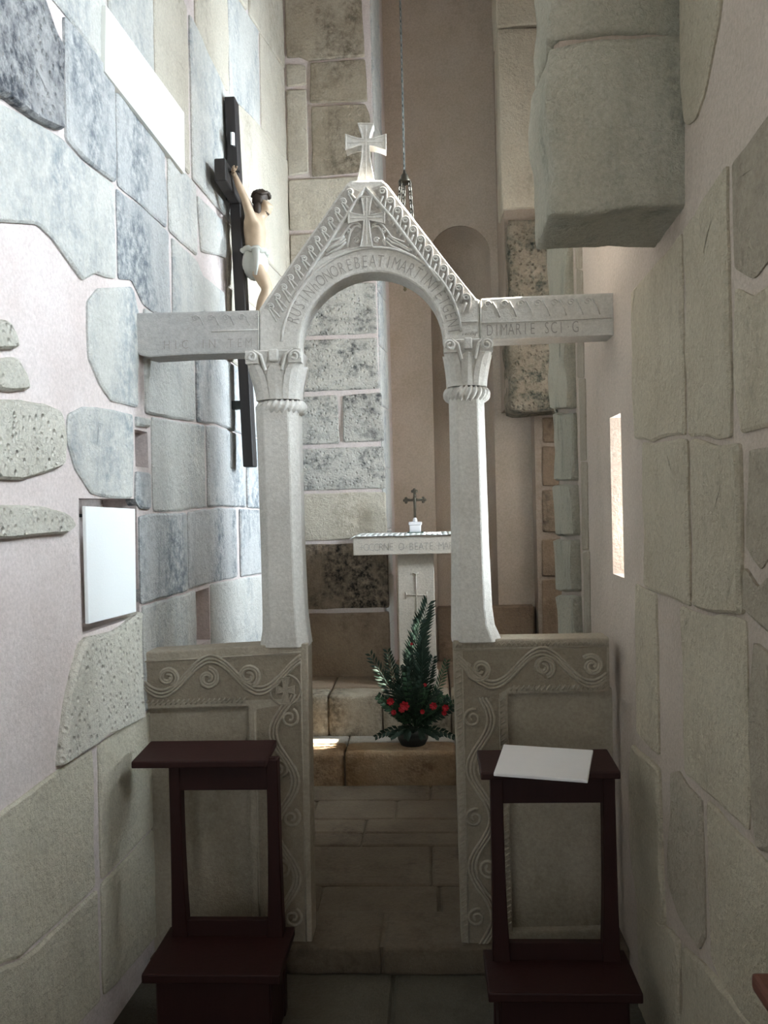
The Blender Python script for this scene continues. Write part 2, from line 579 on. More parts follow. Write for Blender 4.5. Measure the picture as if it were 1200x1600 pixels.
JZ = [(300, -260), (380, -110), (450, -20)]
JA = [(230, -230), (300, -110), (372, 0), (445, 112)]
JB = [(150, -230), (280, -10), (323, 84), (348, 139), (396, 187), (450, 255)]
JC = [(-40, -150), (40, -50), (158, 100), (290, 270), (330, 319), (360, 352), (455, 450)]
JD = [(-60, 110), (0, 161), (55, 191), (92, 213), (128, 253), (165, 279), (191, 301), (220, 323), (257, 359), (308, 403), (352, 444), (455, 528)]
JE = [(-60, 350), (0, 350), (55, 356), (81, 378), (106, 414), (125, 440), (147, 432), (176, 437), (205, 441), (222, 478), (260, 505), (330, 550), (405, 592), (460, 618)]
JF = [(-60, 615), (0, 615), (60, 620), (127, 628), (169, 633), (195, 641), (255, 654), (337, 665), (379, 680), (465, 700)]
JG = [(-60, 775), (0, 775), (60, 780), (135, 777), (199, 781), (214, 804), (240, 800), (278, 800), (337, 792), (409, 796), (470, 796)]
JH = [(-60, 1030), (0, 1010), (128, 985), (217, 946), (289, 926), (322, 912), (409, 897), (470, 888)]
JI = [(-60, 1320), (0, 1265), (83, 1205), (142, 1165), (208, 1126), (300, 1060), (470, 985)]
JJ = [(-60, 1540), (0, 1509), (25, 1501), (100, 1434), (150, 1384), (196, 1338), (260, 1270), (470, 1080)]
JK = [(-60, 1790), (60, 1660), (133, 1588), (175, 1543), (230, 1480), (470, 1180)]

lst = []
for a, b, m in ((385, 448, 'cream'), (335, 382, 'cream')):
    lst.append((band(JZ, JA, a, b), m))
for a, b, m in ((300, 352, 'cream'), (354, 402, 'pale'), (404, 450, 'cream')):
    lst.append((band(JA, JB, a, b), m))
for a, b, m in ((60, 158, 'pale'), (162, 234, 'pale'), (236, 290, 'cream'), (293, 366, 'pale'), (368, 452, 'cream')):
    lst.append((band(JB, JC, a, b), m))
lst.append(([(-30, -40), (52, -20), (73, 44), (88, 73), (90, 208), (45, 189), (10, 162), (-30, 140)], 'dark'))
for a, b, m in ((95, 174, 'blue'), (178, 256, 'blue'), (259, 304, 'pale'), (352, 455, 'cream')):
    lst.append((band(JC, JD, a, b), m))
lst.append(([(305, 303), (350, 348), (352, 405), (312, 395)], 'pale'))
for a, b, m in ((-30, 176, 'pale'), (179, 262, 'blue'), (353, 458, 'cream')):
    lst.append((band(JD, JE, a, b), m))
lst.append(([(266, 370), (305, 405), (313, 428), (349, 456), (351, 560), (330, 548), (268, 508)], 'pale'))
lst.append(([(132, 470), (150, 447), (203, 446), (214, 490), (213, 638), (172, 630), (152, 602), (134, 560)], 'pale'))
lst.append(([(-30, 495), (4, 500), (18, 520), (20, 545), (-30, 550)], 'rough'))
lst.append(([(-30, 560), (18, 556), (35, 580), (42, 612), (10, 616), (-30, 612)], 'rough'))
for a, b, m in ((222, 300, 'pale'), (303, 376, 'blue'), (379, 462, 'blue')):
    lst.append((band(JE, JF, a, b), m))
lst.append(([(-30, 622), (30, 622), (60, 627), (92, 642), (95, 690), (92, 728), (60, 742), (30, 754), (-30, 748)], 'rough'))
lst.append(([(127, 632), (169, 637), (206, 646), (207, 700), (205, 781), (165, 780), (140, 776), (115, 735), (101, 690), (103, 645)], 'pale'))
for a, b, m in ((234, 318, 'pale'), (320, 379, 'blue'), (382, 465, 'blue')):
    lst.append((band(JF, JG, a, b), m))
lst.append(([(209, 648), (232, 652), (232, 668), (209, 668)], 'pale'))
lst.append(([(209, 735), (232, 736), (233, 797), (216, 799), (208, 785)], 'blue'))
lst.append(([(-30, 788), (60, 786), (98, 800), (109, 822), (97, 838), (50, 842), (-30, 848)], 'rough'))
for a, b, m in ((214, 289, 'blue'), (291, 367, 'blue'), (372, 468, 'blue')):
    lst.append((band(JG, JH, a, b), m))
lst.append(([(118, 1004), (130, 992), (170, 985), (216, 952), (217, 1122), (142, 1163), (84, 1202), (96, 1100)], 'rough'))
for a, b, m in ((220, 303, 'pale'), (327, 469, 'pale')):
    lst.append((band(JH, JI, a, b), m))
for a, b, m in ((-30, 142, 'low'), (150, 255, 'low'), (258, 469, 'low')):
    lst.append((band(JI, JJ, a, b), m))
for a, b, m in ((-30, 150, 'low'), (155, 300, 'low'), (303, 469, 'low')):
    lst.append((band(JJ, JK, a, b), m))
for poly, m in lst:
    stone(wall_left, [PL(*p) for p in poly], NL, {'rough': 0.022, 'dark': 0.024}.get(m, 0.012) + rng.uniform(-0.004, 0.005), M[m],
          amp=0.009 if m in ('rough', 'dark') else 0.005, jit=0.009 if m in ('rough', 'dark') else 0.006)
# the courses that go on above, below and beside the picture
def fill(parent, fp, n, s0, s1, z0, z1, inside, mats, hs=(0.26, 0.42), ls=(0.3, 0.6), proud=0.016):
    z = z0
    while z < z1 - 0.1:
        h = min(rng.uniform(*hs), z1 - z)
        s = s0 - rng.uniform(0, 0.2)
        while s < s1:
            l = rng.uniform(*ls)
            a, b = max(s, s0), min(s + l, s1)
            if b - a > 0.07 and inside(a, b, z, z + h):
                stone(parent, [fp(a, z), fp(b, z), fp(b, z + h), fp(a, z + h)], n, proud + rng.uniform(-0.003, 0.004), M[rng.choice(mats)], sub=0.2)
            s += l
        z += h


fill(wall_left, lambda s, z: Vector((xl(s), s, z)), NL, YE, 1.86, 0, 5.4, lambda a, b, c, d: True, ['pale', 'pale', 'blue', 'low'], hs=(0.35, 0.5), ls=(0.5, 0.9))
fill(wall_left, lambda s, z: Vector((xl(s), s, z)), NL, 1.9, YP, 2.9, 5.5, lambda a, b, c, d: c > 1.6 + 0.66 * b + 0.12, ['cream', 'pale'])

# ------------------------------------------------------------------ right wall
mb = MB()
holes = [WA, WB, WC, WG, WH]
sheet(mb, lambda s, z: Vector((XR, s, z)), YE, 4.08, -0.05, ZT, holes, 0.6, Vector((1, 0, 0)), [None] * 5)
mb.quad((XR, 4.08, -0.05), (XR + 0.6, 4.08, -0.05), (XR + 0.6, 4.08, ZT), (XR, 4.08, ZT))
wall_right = struct(mb.build('wall_right', M['rplaster'], rec=False))
tag(wall_right, 'grey pink plastered wall with slit window and worn stone blocks opposite the crucifix')
NR = Vector((-1, 0, 0))
RA = [(955, 330), (995, 290), (1060, 195), (1100, 130), (1215, -50)]
RB = [(955, 500), (995, 447), (1075, 352), (1144, 247), (1215, 150)]
RC = [(955, 690), (985, 690), (1021, 690), (1081, 682), (1145, 692), (1215, 675)]
RD = [(955, 900), (1000, 912), (1040, 934), (1085, 952), (1164, 960), (1215, 1000)]
RE = [(955, 1090), (990, 1140), (1040, 1190), (1075, 1215), (1105, 1240), (1180, 1310), (1215, 1350)]
RF = [(955, 1300), (995, 1400), (1040, 1440), (1100, 1500), (1140, 1545), (1215, 1640)]
RG = [(955, 1500), (1000, 1600), (1040, 1690), (1100, 1800), (1215, 2000)]
rl = [([(1062, -40), (1135, -40), (1126, 40), (1104, 150), (1092, 186), (1074, 200), (1066, 150)], 'right'),
      ([(1148, 250), (1215, 165), (1215, 400), (1180, 440), (1150, 420), (1146, 330)], 'brownst'),
      (band(RB, RC, 1072, 1140), 'right'), (band(RB, RC, 988, 1068), 'right'),
      ([(1150, 445), (1180, 460), (1215, 430), (1215, 668), (1160, 680), (1150, 600)], 'rmix'),
      (band(RC, RD, 1006, 1078), 'right'), (band(RC, RD, 1084, 1160), 'right'),
      ([(1172, 700), (1215, 690), (1215, 860), (1190, 900), (1168, 860)], 'brownst'),
      ([(1166, 880), (1190, 915), (1215, 890), (1215, 1000), (1168, 955)], 'brownst'),
      (band(RD, RE, 994, 1028), 'right'), (band(RD, RE, 1066, 1170), 'right'),
      ([(1180, 1000), (1215, 1020), (1215, 1330), (1190, 1330), (1176, 1150)], 'brownst'),
      ([(990, 1160), (1034, 1200), (1042, 1440), (1030, 1470), (1000, 1420), (988, 1300)], 'right'),
      ([(1050, 1206), (1062, 1200), (1075, 1225), (1100, 1250), (1106, 1470), (1096, 1490), (1062, 1430), (1048, 1380)], 'brownst'),
      ([(1106, 1245), (1180, 1320), (1215, 1360), (1215, 1700), (1140, 1560), (1112, 1500)], 'right'),
      (band(RF, RG, 1000, 1065), 'right'), (band(RF, RG, 1070, 1200), 'right')]
for poly, m in rl:
    stone(wall_right, [PXR(*p, XR) for p in poly], NR, 0.010 + rng.uniform(-0.004, 0.005), M['right' if m == 'rmix' else 'rdark' if m == 'brownst' else m], amp=0.007, jit=0.010)
fill(wall_right, lambda s, z: Vector((XR, s, z)), NR, YE, 1.48, 0, 5.4,
     lambda a, b, c, d: (b < WC[0] - 0.02 or a > WC[1] + 0.02 or d < WC[2] or c > WC[3]), ['right', 'right', 'rdark'], hs=(0.35, 0.45), ls=(0.45, 0.8))
# quoin stones at the far end of the wall (the worn greenish jamb)
for y0, y1 in ((300, 372), (376, 500), (504, 640), (644, 752), (756, 838), (842, 925), (929, 1000), (1004, 1080)):
    s = 0.0244 * (y0 - 700)
    a = rng.uniform(-2, 2)
    stone(wall_right, [PXR(872 + s + a, y0, XR), PXR(903 + s, y0, XR), PXR(903 + s + 3, y1, XR), PXR(874 + s + 3, y1, XR)], NR, 0.035 + rng.uniform(-0.008, 0.008), M['greenst'], amp=0.012, gap=0.004, sub=0.08, back=0.02)
    z0, z1 = PXR(880, y1, XR).z, PXR(880, y0, XR).z
    stone(wall_right, [(XR - 0.02, 4.08, z0), (XR + 0.3, 4.08, z0), (XR + 0.3, 4.08, z1), (XR - 0.02, 4.08, z1)], (0, 1, 0), 0.02, M['greenst'], gap=0.004)
for y0, y1 in ((300, 420), (421, 590), (591, 720), (721, 860), (861, 1000)):
    s = 0.0244 * (y0 - 700)
    stone(wall_right, [PXR(908 + s, y0, XR), PXR(918 + s, y0, XR), PXR(920 + s, y1, XR), PXR(910 + s, y1, XR)], NR, 0.004, M['rdark'], amp=0.004, gap=0.001)

# the two blocks of the broken arch that stick out of the right wall
trim = MB()
YQ0, YQ1 = 2.04, 2.33
trim.box(XR - 0.30, XR + 0.2, YQ0 + 0.02, YQ1 - 0.02, 2.36, ZT)
trim_1 = struct(trim.build('trim_1', M['rmortar'], bevel=0.01))
tag(trim_1, 'projecting springer of stacked limestone blocks high on the plastered wall')


def block(parent, x0, x1, y0, y1, z0, z1, m, bev=0.015, amp=0.006, name='stone', k=6):
    bm = bmesh.new()
    bmesh.ops.create_cube(bm, size=1)
    for v in bm.verts:
        v.co = Vector((x0 + (v.co.x + 0.5) * (x1 - x0), y0 + (v.co.y + 0.5) * (y1 - y0), z0 + (v.co.z + 0.5) * (z1 - z0)))
    bmesh.ops.bevel(bm, geom=list(bm.edges), offset=bev, segments=2, affect='EDGES', profile=0.6)
    bmesh.ops.subdivide_edges(bm, edges=[e for e in bm.edges if e.calc_length() > 0.07], cuts=k, use_grid_fill=True)
    sd_ = rng.random() * 30
    for v in bm.verts:
        v.co += noise.noise_vector(v.co * 6 + Vector((sd_, 0, 0))) * amp + noise.noise_vector(v.co * 19) * amp * 0.5
    me = bpy.data.meshes.new(name)
    bm.to_mesh(me)
    bm.free()
    return link(name, me, m, parent, True)


q0, q1, q2 = P(858, 335, YQ0), P(862, 62, YQ0), P(1055, 50, YQ0)
b = block(trim_1, q0.x, XR + 0.1, YQ0, YQ1, q0.z, q1.z - 0.008, M['greenst'], 0.016, 0.016, k=9)
block(trim_1, q0.x + 0.012, XR + 0.1, YQ0 + 0.004, YQ1, q1.z + 0.006, q1.z + 0.42, M['greenst'], 0.016, 0.016, k=9)
block(trim_1, q0.x + 0.005, XR + 0.1, YQ0, YQ1, q1.z + 0.43, q1.z + 0.9, M['greenst'], 0.016, 0.016, k=9)
block(trim_1, q0.x, XR + 0.1, YQ0, YQ1, q1.z + 0.91, ZT, M['greenst'], 0.016, 0.016, k=9)

# ------------------------------------------------------------------ left pier: front stones and splayed jamb
xa0, xa1 = -0.307, -0.245
mb = MB()
mb.quad((xl(YP) - 0.05, YP, -0.05), (xa0, YP, -0.05), (xa0, YP, ZT), (xl(YP) - 0.05, YP, ZT))
mb.quad((xa0, YP, -0.05), (xa1, YB + 0.02, -0.05), (xa1, YB + 0.02, ZT), (xa0, YP, ZT))
mb.quad((xl(YP) - 0.05, YB + 0.02, -0.05), (xa1, YB + 0.02, -0.05), (xa1, YB + 0.02, ZT), (xl(YP) - 0.05, YB + 0.02, ZT))
pier_l = struct(mb.build('wall_pier_left', M['mortar']))
tag(pier_l, 'stone pier of coursed blackened blocks beside the altar, under the corner with the crucifix wall')
NF = Vector((0, -1, 0))
pl = [((445, -260), (581, -260), (581, -130), (445, -130), 'tan'),
      ((440, -125), (578, -125), (580, -8), (442, -8), 'cream'),
      ((444, 0), (566, -4), (571, 90), (480, 97), (470, 92), (447, 92), 'tan'),
      ((446, 100), (478, 102), (480, 135), (447, 137), 'cream'), ((484, 98), (572, 92), (576, 160), (484, 163), 'tan'),
      ((447, 141), (480, 140), (483, 272), (449, 276), 'cream'), ((486, 167), (572, 162), (579, 180), (583, 268), (487, 278), 'tan'),
      ((449, 282), (586, 274), (588, 355), (452, 362), 'cream'), ((452, 367), (588, 360), (590, 437), (455, 440), 'cream'),
      ((455, 445), (588, 441), (590, 522), (456, 527), 'pier'), ((457, 532), (590, 527), (594, 608), (458, 614), 'pier'),
      ((459, 620), (528, 617), (531, 694), (460, 697), 'pier'), ((535, 617), (597, 612), (601, 690), (536, 692), 'pier'),
      ((461, 701), (601, 696), (604, 764), (463, 768), 'pier'), ((463, 771), (604, 768), (606, 842), (465, 846), 'cream'),
      ((466, 850), (606, 847), (609, 950), (468, 953), 'burnt'), ((468, 958), (609, 955), (612, 1062), (471, 1066), 'brownst')]
for row in pl:
    stone(pier_l, [P(*p, YP) for p in row[:-1]], NF, 0.014 + rng.uniform(-0.003, 0.003), M[row[-1]], gap=0.004, amp=0.007, jit=0.005, sub=0.08)
z = Z_S2
jn = Vector((YB - YP, -(xa1 - xa0), 0)).normalized()
while z < ZT - 0.2:
    h = rng.uniform(0.28, 0.42)
    stone(pier_l, [(xa0 + 0.004, YP + 0.03, z), (xa0 + (xa1 - xa0) * 0.62, YP + (YB - YP) * 0.62, z), (xa0 + (xa1 - xa0) * 0.62, YP + (YB - YP) * 0.62, z + h), (xa0 + 0.004, YP + 0.03, z + h)],
          jn, 0.012, M['pale'], gap=0.004, amp=0.006)
    z += h
fill(pier_l, lambda s, z: Vector((s, YP, z)), NF, -0.87, xa0 - 0.02, 4.95, 5.5, lambda a, b, c, d: c > 5.1, ['cream'])

# ------------------------------------------------------------------ apse with the arched niche
nx0, nx1 = 0.048, 0.478
ncx, nr = (nx0 + nx1) / 2, (nx1 - nx0) / 2
nz0, nztop = 0.62, P(728, 352, YB).z
nzs = nztop - nr
mb = MB()
xr_ = 1.0
mb.quad((xa1 - 0.05, YB, -0.05), (nx0, YB, -0.05), (nx0, YB, ZT), (xa1 - 0.05, YB, ZT))
mb.quad((nx1, YB, -0.05), (xr_, YB, -0.05), (xr_, YB, ZT), (nx1, YB, ZT))
mb.quad((nx0, YB, -0.05), (nx1, YB, -0.05), (nx1, YB, nz0), (nx0, YB, nz0))
K = 16
arc = [(ncx - nr * math.cos(math.pi * i / K), nzs + nr * math.sin(math.pi * i / K)) for i in range(K + 1)]
for (x0, z0), (x1, z1) in zip(arc, arc[1:]):
    mb.quad((x0, YB, z0), (x1, YB, z1), (x1, YB, ZT), (x0, YB, ZT))
# curved back of the niche with a soft rounded edge, and its quarter dome
path = [(nx0, nz0)] + arc + [(nx1, nz0)]
rings = []
for e, dy in ((0.0, 0.0), (0.004, 0.02), (0.008, 0.10), (0.02, 0.17), (0.05, 0.23), (0.095, 0.265), (0.16, 0.28)):
    ring = []
    for (x, z) in path:
        zz = max(z, nzs)
        dx = x - ncx
        dz = z - nzs if z > nzs else 0
        L_ = math.hypot(dx, dz) or 1
        f = (nr - e) / nr
        ring.append(Vector((ncx + dx * f, YB + dy, (nzs + dz * f) if z > nzs else z)))
    rings.append(ring)
for r0, r1 in zip(rings, rings[1:]):
    for i in range(len(path) - 1):
        mb.quad(r0[i], r0[i + 1], r1[i + 1], r1[i])
mb.add(rings[-1], [tuple(range(len(path)))])
mb.quad(rings[0][0], rings[0][-1], Vector((nx1, YB + 0.3, nz0)), Vector((nx0, YB + 0.3, nz0)))
wall_apse = struct(mb.build('wall_apse', M['apse'], smooth=False, rec=False))
tag(wall_apse, 'pink plastered end wall with a tall round arched niche behind the altar')
for p in wall_apse.data.polygons:
    if p.center.y > YB + 0.005:
        p.use_smooth = True
bmx = bmesh.new(); bmx.from_mesh(wall_apse.data); bmesh.ops.remove_doubles(bmx, verts=bmx.verts, dist=1e-5); bmx.to_mesh(wall_apse.data); bmx.free()
mb = MB()
mb.box(0.04, 0.72, YB - 0.10, YB, Z_S2 - 0.02, 0.86)
struct(mb.build('trim_2', M['brownst'], bevel=0.01))['label'] = 'low stone ledge under the arched niche'

# ------------------------------------------------------------------ right pier and the side recess
XQ = 1.5
mb = MB()
mb.box(0.53, XQ + 0.05, YP + 0.03, YB + 0.05, 2.22, ZT)
mb.box(0.735, XQ + 0.05, YP + 0.36, YB + 0.05, -0.05, 2.24)
pier_r = struct(mb.build('wall_pier_right', M['rmortar']))
tag(pier_r, 'stone pier on the far side of the altar with an overhanging crusted block')
for z0, z1, x0, m in ((3.47, 4.62, 0.515, 'cream'), (4.63, 5.2, 0.508, 'cream'), (5.21, 5.58, 0.51, 'cream')):
    block(pier_r, x0, 0.80, YP - 0.01, YP + 0.3, z0 + 0.004, z1 - 0.004, M[m], 0.012, 0.008)
for y0, y1, m in ((345, 520, 'crust'), (524, 645, 'crust')):
    z1, z0 = P(830, y0, YP).z, P(830, y1, YP).z
    xA = P(793, (y0 + y1) / 2, YP).x
    block(pier_r, xA, 0.98, YP - 0.06, YP + 0.3, z0 + 0.003, z1 - 0.003, M[m], 0.05 if y1 > 600 else 0.02, 0.016, k=9)
for y0, y1 in ((652, 692), (697, 760), (765, 832), (842, 900), (905, 1000)):
    YY = YP + 0.36
    stone(pier_r, [P(846, y0, YY), P(905, y0, YY), P(905, y1, YY), P(847, y1, YY)], NF, 0.02, M['brownst' if y0 != 765 else 'burnt'], gap=0.002)
mb = MB()
sheet(mb, lambda s, z: Vector((XQ, s, z)), 4.0, YB + 0.05, -0.05, ZT, [WD, WE, WF], 0.6, Vector((1, 0, 0)), [None] * 3)
mb.quad((XR + 0.55, 4.06, -0.05), (XQ + 0.6, 4.06, -0.05), (XQ + 0.6, 4.06, ZT), (XR + 0.55, 4.06, ZT))
struct(mb.build('wall_recess', M['rplaster'], rec=False))['label'] = 'plastered wall of the side recess with daylight openings'

# ------------------------------------------------------------------ entrance wall, vault, added sun blockers outside
mb = MB()
sheet(mb, lambda s, z: Vector((s, YE, z)), -1.3, XR + 0.6, -0.05, ZT, [(-0.6, 0.2, 0.02, 2.2)], 0.3, Vector((0, -1, 0)), [None])
struct(mb.build('wall_back', M['rplaster'], rec=False))['label'] = 'entrance wall with an open doorway'
mb = MB()
K = 20
pr = []
for i in range(K + 1):
    g = math.pi * i / K
    pr.append((-0.17 - 0.95 * math.cos(g), ZT - 0.05 + 0.6 * math.sin(g)))
for (x0, z0), (x1, z1) in zip(pr, pr[1:]):
    mb.quad((x0, YE - 0.1, z0), (x1, YE - 0.1, z1), (x1, YB + 0.3, z1), (x0, YB + 0.3, z0))
mb.quad((XR - 0.1, YE - 0.1, ZT - 0.03), (XQ + 0.7, YE - 0.1, ZT - 0.03), (XQ + 0.7, YB + 0.3, ZT - 0.03), (XR - 0.1, YB + 0.3, ZT - 0.03))
mb.quad((-1.5, YE - 0.1, ZT - 0.03), (-1.1, YE - 0.1, ZT - 0.03), (-1.1, YB + 0.3, ZT - 0.03), (-1.5, YB + 0.3, ZT - 0.03))
mb.add([(x, YB + 0.28, z) for x, z in pr], [tuple(range(K + 1))])
mb.add([(x, YE - 0.08, z) for x, z in pr], [tuple(range(K + 1))])
struct(mb.build('ceiling', M['rplaster'], rec=False))['label'] = 'plastered barrel vault'
mb = MB()  # slabs added out of view to block direct sun
mb.box(XR + 0.6, XR + 0.6 + 1.7, WC[0] - 0.4, WC[1] + 0.4, WC[3], WC[3] + 0.08)
mb.box(XR + 0.6, XR + 1.6, WG[0] - 0.3, WG[1] + 0.04, WG[3], WG[3] + 0.06)
mb.box(XR + 0.6, XR + 1.6, WH[0] - 0.05, WH[1] + 0.3, WH[3], WH[3] + 0.06)
mb.box(XQ + 0.6, XQ + 1.9, WD[0] - 0.3, WD[1] + 0.05, WD[3], WD[3] + 0.06)
struct(mb.build('sun_blocker', M['rplaster']))['label'] = 'unseen slabs added outside to keep direct sun out of the windows'

# ------------------------------------------------------------------ floors and steps
mb = MB()
mb.box(-1.35, XR + 0.02, YE, 2.83, -0.12, -0.012)
floor = struct(mb.build('floor', M['ffloor']))
floor['label'] = 'worn stone slab floor of the narrow nave'


def slabs(parent, rows, x0, x1, z, m, thick=0.05, ls=(0.35, 0.7), gap=0.004):
    for a, b in rows:
        x = x0 - rng.uniform(0, 0.3)
        while x < x1:
            l = rng.uniform(*ls)
            p, q = max(x, x0), min(x + l, x1)
            if q - p > 0.05:
                stone(parent, [(p, a, z - 0.012), (q, a, z - 0.012), (q, b, z - 0.012), (p, b, z - 0.012)], (0, 0, 1), 0.012, m, gap=gap, inset=0.008, amp=0.002, sub=0.3, name='slab', jit=0.003)
            x += l


slabs(floor, [(YE + i * 0.45, YE + (i + 1) * 0.45) for i in range(10)] + [(2.5, 2.82)], -1.2, XR, 0.0, M['ffloor'])
mb = MB()
mb.box(-1.1, XR + 0.02, 2.83, 4.6, -0.12, Z_CH - 0.012)
mb.box(XR, XQ + 0.05, 4.0, YB, -0.12, Z_CH - 0.012)
ch = struct(mb.build('floor_chancel', M['floor']))
ch['label'] = 'worn brown slab floor behind the altar screen'
slabs(ch, [(3.06, 3.36), (3.36, 3.75), (3.75, 3.9), (3.9, 4.07), (4.07, 4.33), (4.33, 4.56)], -0.98, XR, Z_CH, M['floor'])
slabs(ch, [(4.1, 4.6), (4.6, 5.1), (5.1, 5.7)], XR + 0.04, XQ, Z_CH, M['floor'])
mb = MB()
mb.box(-0.96, XR + 0.1, 2.82, 3.07, -0.1, 0.085)
sill = struct(mb.build('step_sill', M['floor']))
sill['label'] = 'low stone sill step under the altar screen'
for a, b in ((-0.96, -0.62), (-0.61, -0.2), (-0.19, 0.22), (0.23, XR)):
    block(sill, a, b, 2.80, 3.06, 0.0, 0.092, M['floor'], 0.012, 0.004, k=4)


def step(name, y0, y1, z0, z1, xs, m, mt, label):
    s = MB()
    s.box(xs[0], xs[-1], y0 + 0.02, y1, z0 - 0.1, z1 - 0.03)
    o = struct(s.build(name, M['floor']))
    o['label'] = label
    for a, b in zip(xs, xs[1:]):
        block(o, a + 0.003, b - 0.003, y0, y0 + 0.2, z0 - 0.02, z1, M[m], 0.022, 0.006, k=6)
        block(o, a + 0.003, b - 0.003, y0 + 0.205, y1, z0 - 0.02, z1 + 0.001, M[mt], 0.012, 0.004, k=4)
    return o


step('step_lower', YS1, 4.95, Z_CH, Z_S1, [-0.93, -0.5, 0.12, XR + 0.05, 1.5], 'step', 'tread', 'lower altar step of orange stained stone')
step('step_upper', YS2, YB, Z_S1, Z_S2, [-0.92, -0.62, -0.3, 0.1, XR + 0.1], 'tan', 'brownst', 'upper altar step of tan stone blocks')

# ------------------------------------------------------------------ altar screen
YF = 2.84
TH = 0.12


def S(px, py, dy=0.0):
    return P(px, py, YF + dy)


scr = empty('altar_screen', (-0.15, YF + 0.06, 0.09), 'carved white stone altar screen with gabled arch, two columns and relief panels', 'altar screen')


def poly_part(name, px, m, depth=TH, dy=0.0, bevel=0.006, parent=scr):
    s = MB()
    prism(s, [S(x, y, dy) for x, y in px], depth)
    return s.build(name, m, parent, bevel=bevel, seg=2, ang=40)


# beams
lb = poly_part('beam', [(203, 489), (240, 488), (300, 487), (404.5, 484), (404.5, 551), (300, 554), (232, 558), (219, 555), (211, 548), (208, 530)], M['grey'])
rb = poly_part('beam', [(751, 466), (850, 461), (962, 457), (963, 523), (870, 527), (751, 532)], M['screen'])
# gabled arch
ca, ra = (580.0, 538.0), 113.0
inner = []
for i in range(25):
    g = math.pi * (1 - i / 24)
    lift = 6.0 * math.cos(g)
    inner.append((ca[0] + ra * math.cos(g), ca[1] - ra * math.sin(g) - lift))
outer = [(694, 531), (750, 530), (750, 468), (744, 466), (700, 411), (650, 346), (605, 287), (597, 280.5), (548, 281.5), (541, 287), (480, 374), (440, 430), (405, 482), (405, 552), (467, 549)]
s = MB()
# split into convex strips: build faces between the arch curve and the outline
out2 = [(405, 552), (405, 516), (405, 482), (422, 457), (440, 431), (458, 405), (477, 378), (494, 354), (510, 331), (526, 308), (541, 287), (548, 281.5), (572, 281), (597, 280.5), (605, 287), (621, 308), (638, 330), (655, 352.5), (673, 376), (691, 399.5), (708, 421.5), (726, 444), (744, 466), (750, 468), (750, 530)]
n = 25
fv = [S(*p) for p in inner] + [S(*p) for p in out2]
bv = [p + Vector((0, TH, 0)) for p in fv]
fs = []
for i in range(n - 1):
    fs.append((i, i + 1, n + i + 1, n + i))
    fs.append((2 * n + i + 1, 2 * n + i, 3 * n + i, 3 * n + i + 1))
    fs.append((i + 1, i, 2 * n + i, 2 * n + i + 1))
    fs.append((n + i, n + i + 1, 3 * n + i + 1, 3 * n + i))
fs += [(0, n, 3 * n, 2 * n), (n - 1, 2 * n + n - 1, 3 * n + n - 1, n + n - 1)]
s.add(fv + bv, fs)
ped = s.build('gabled_arch', M['screen'], scr, bevel=0.007, seg=2, ang=60)


def carve(paths, name, parent, r=0.0032, m='screen', dy=None, n=6):
    s = MB()
    dy = -0.0008 - 0.35 * r if dy is None else dy
    for p in paths:
        s.tube([S(x, y, dy) for x, y in p], r, n)
    o = s.build(name, M[m], None, smooth=True)
    o.parent = parent
    o.matrix_parent_inverse = Matrix.Translation(-Vector(scr.location)) if parent is scr else Matrix.Identity(4)
    return o


def spiral(cx, cy, r0, r1, a0, turns, k=18, sgn=1):
    return [(cx + (r0 + (r1 - r0) * i / k) * math.cos(a0 + sgn * 2 * math.pi * turns * i / k), cy - (r0 + (r1 - r0) * i / k) * math.sin(a0 + sgn * 2 * math.pi * turns * i / k)) for i in range(k + 1)]


def ground(px, parent, m):
    s = MB()
    prism(s, [S(x, y, -0.0007) for x, y in px], 0.003)
    o = s.build('relief_ground', M[m], None)
    o.parent = parent


tri = [(572, 302)] + [(572 + 9 * i, 302 + 11.6 * i) for i in range(1, 8)]
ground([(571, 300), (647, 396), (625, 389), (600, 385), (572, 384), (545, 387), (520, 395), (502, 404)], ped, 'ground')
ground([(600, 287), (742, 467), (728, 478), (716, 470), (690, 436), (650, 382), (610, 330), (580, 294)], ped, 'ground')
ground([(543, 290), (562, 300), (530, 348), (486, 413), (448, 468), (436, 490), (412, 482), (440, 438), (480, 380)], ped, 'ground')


# mouldings: extrados line and the two gable fillets
ext = []
for i in range(31):
    g = math.pi * (1 - (0.03 + 0.94 * i / 30))
    ext.append((580 + 141 * math.cos(g), 540 - 153 * math.sin(g) - 8 * math.cos(g)))
carve([ext], 'archivolt_edge', ped, 0.005)
carve([[(571, 294), (530, 355), (485, 421), (458, 465)], [(571, 294), (612, 340), (650, 391), (686, 440)]], 'gable_fillet', ped, 0.006)
carve([[(718, 503), (747, 502)], [(752, 505), (956, 497)], [(751, 470), (751, 530)]], 'beam_fillet', rb, 0.002)
carve([[(404, 486), (404, 549)], [(330, 518), (403, 515)]], 'beam_fillet', lb, 0.002)
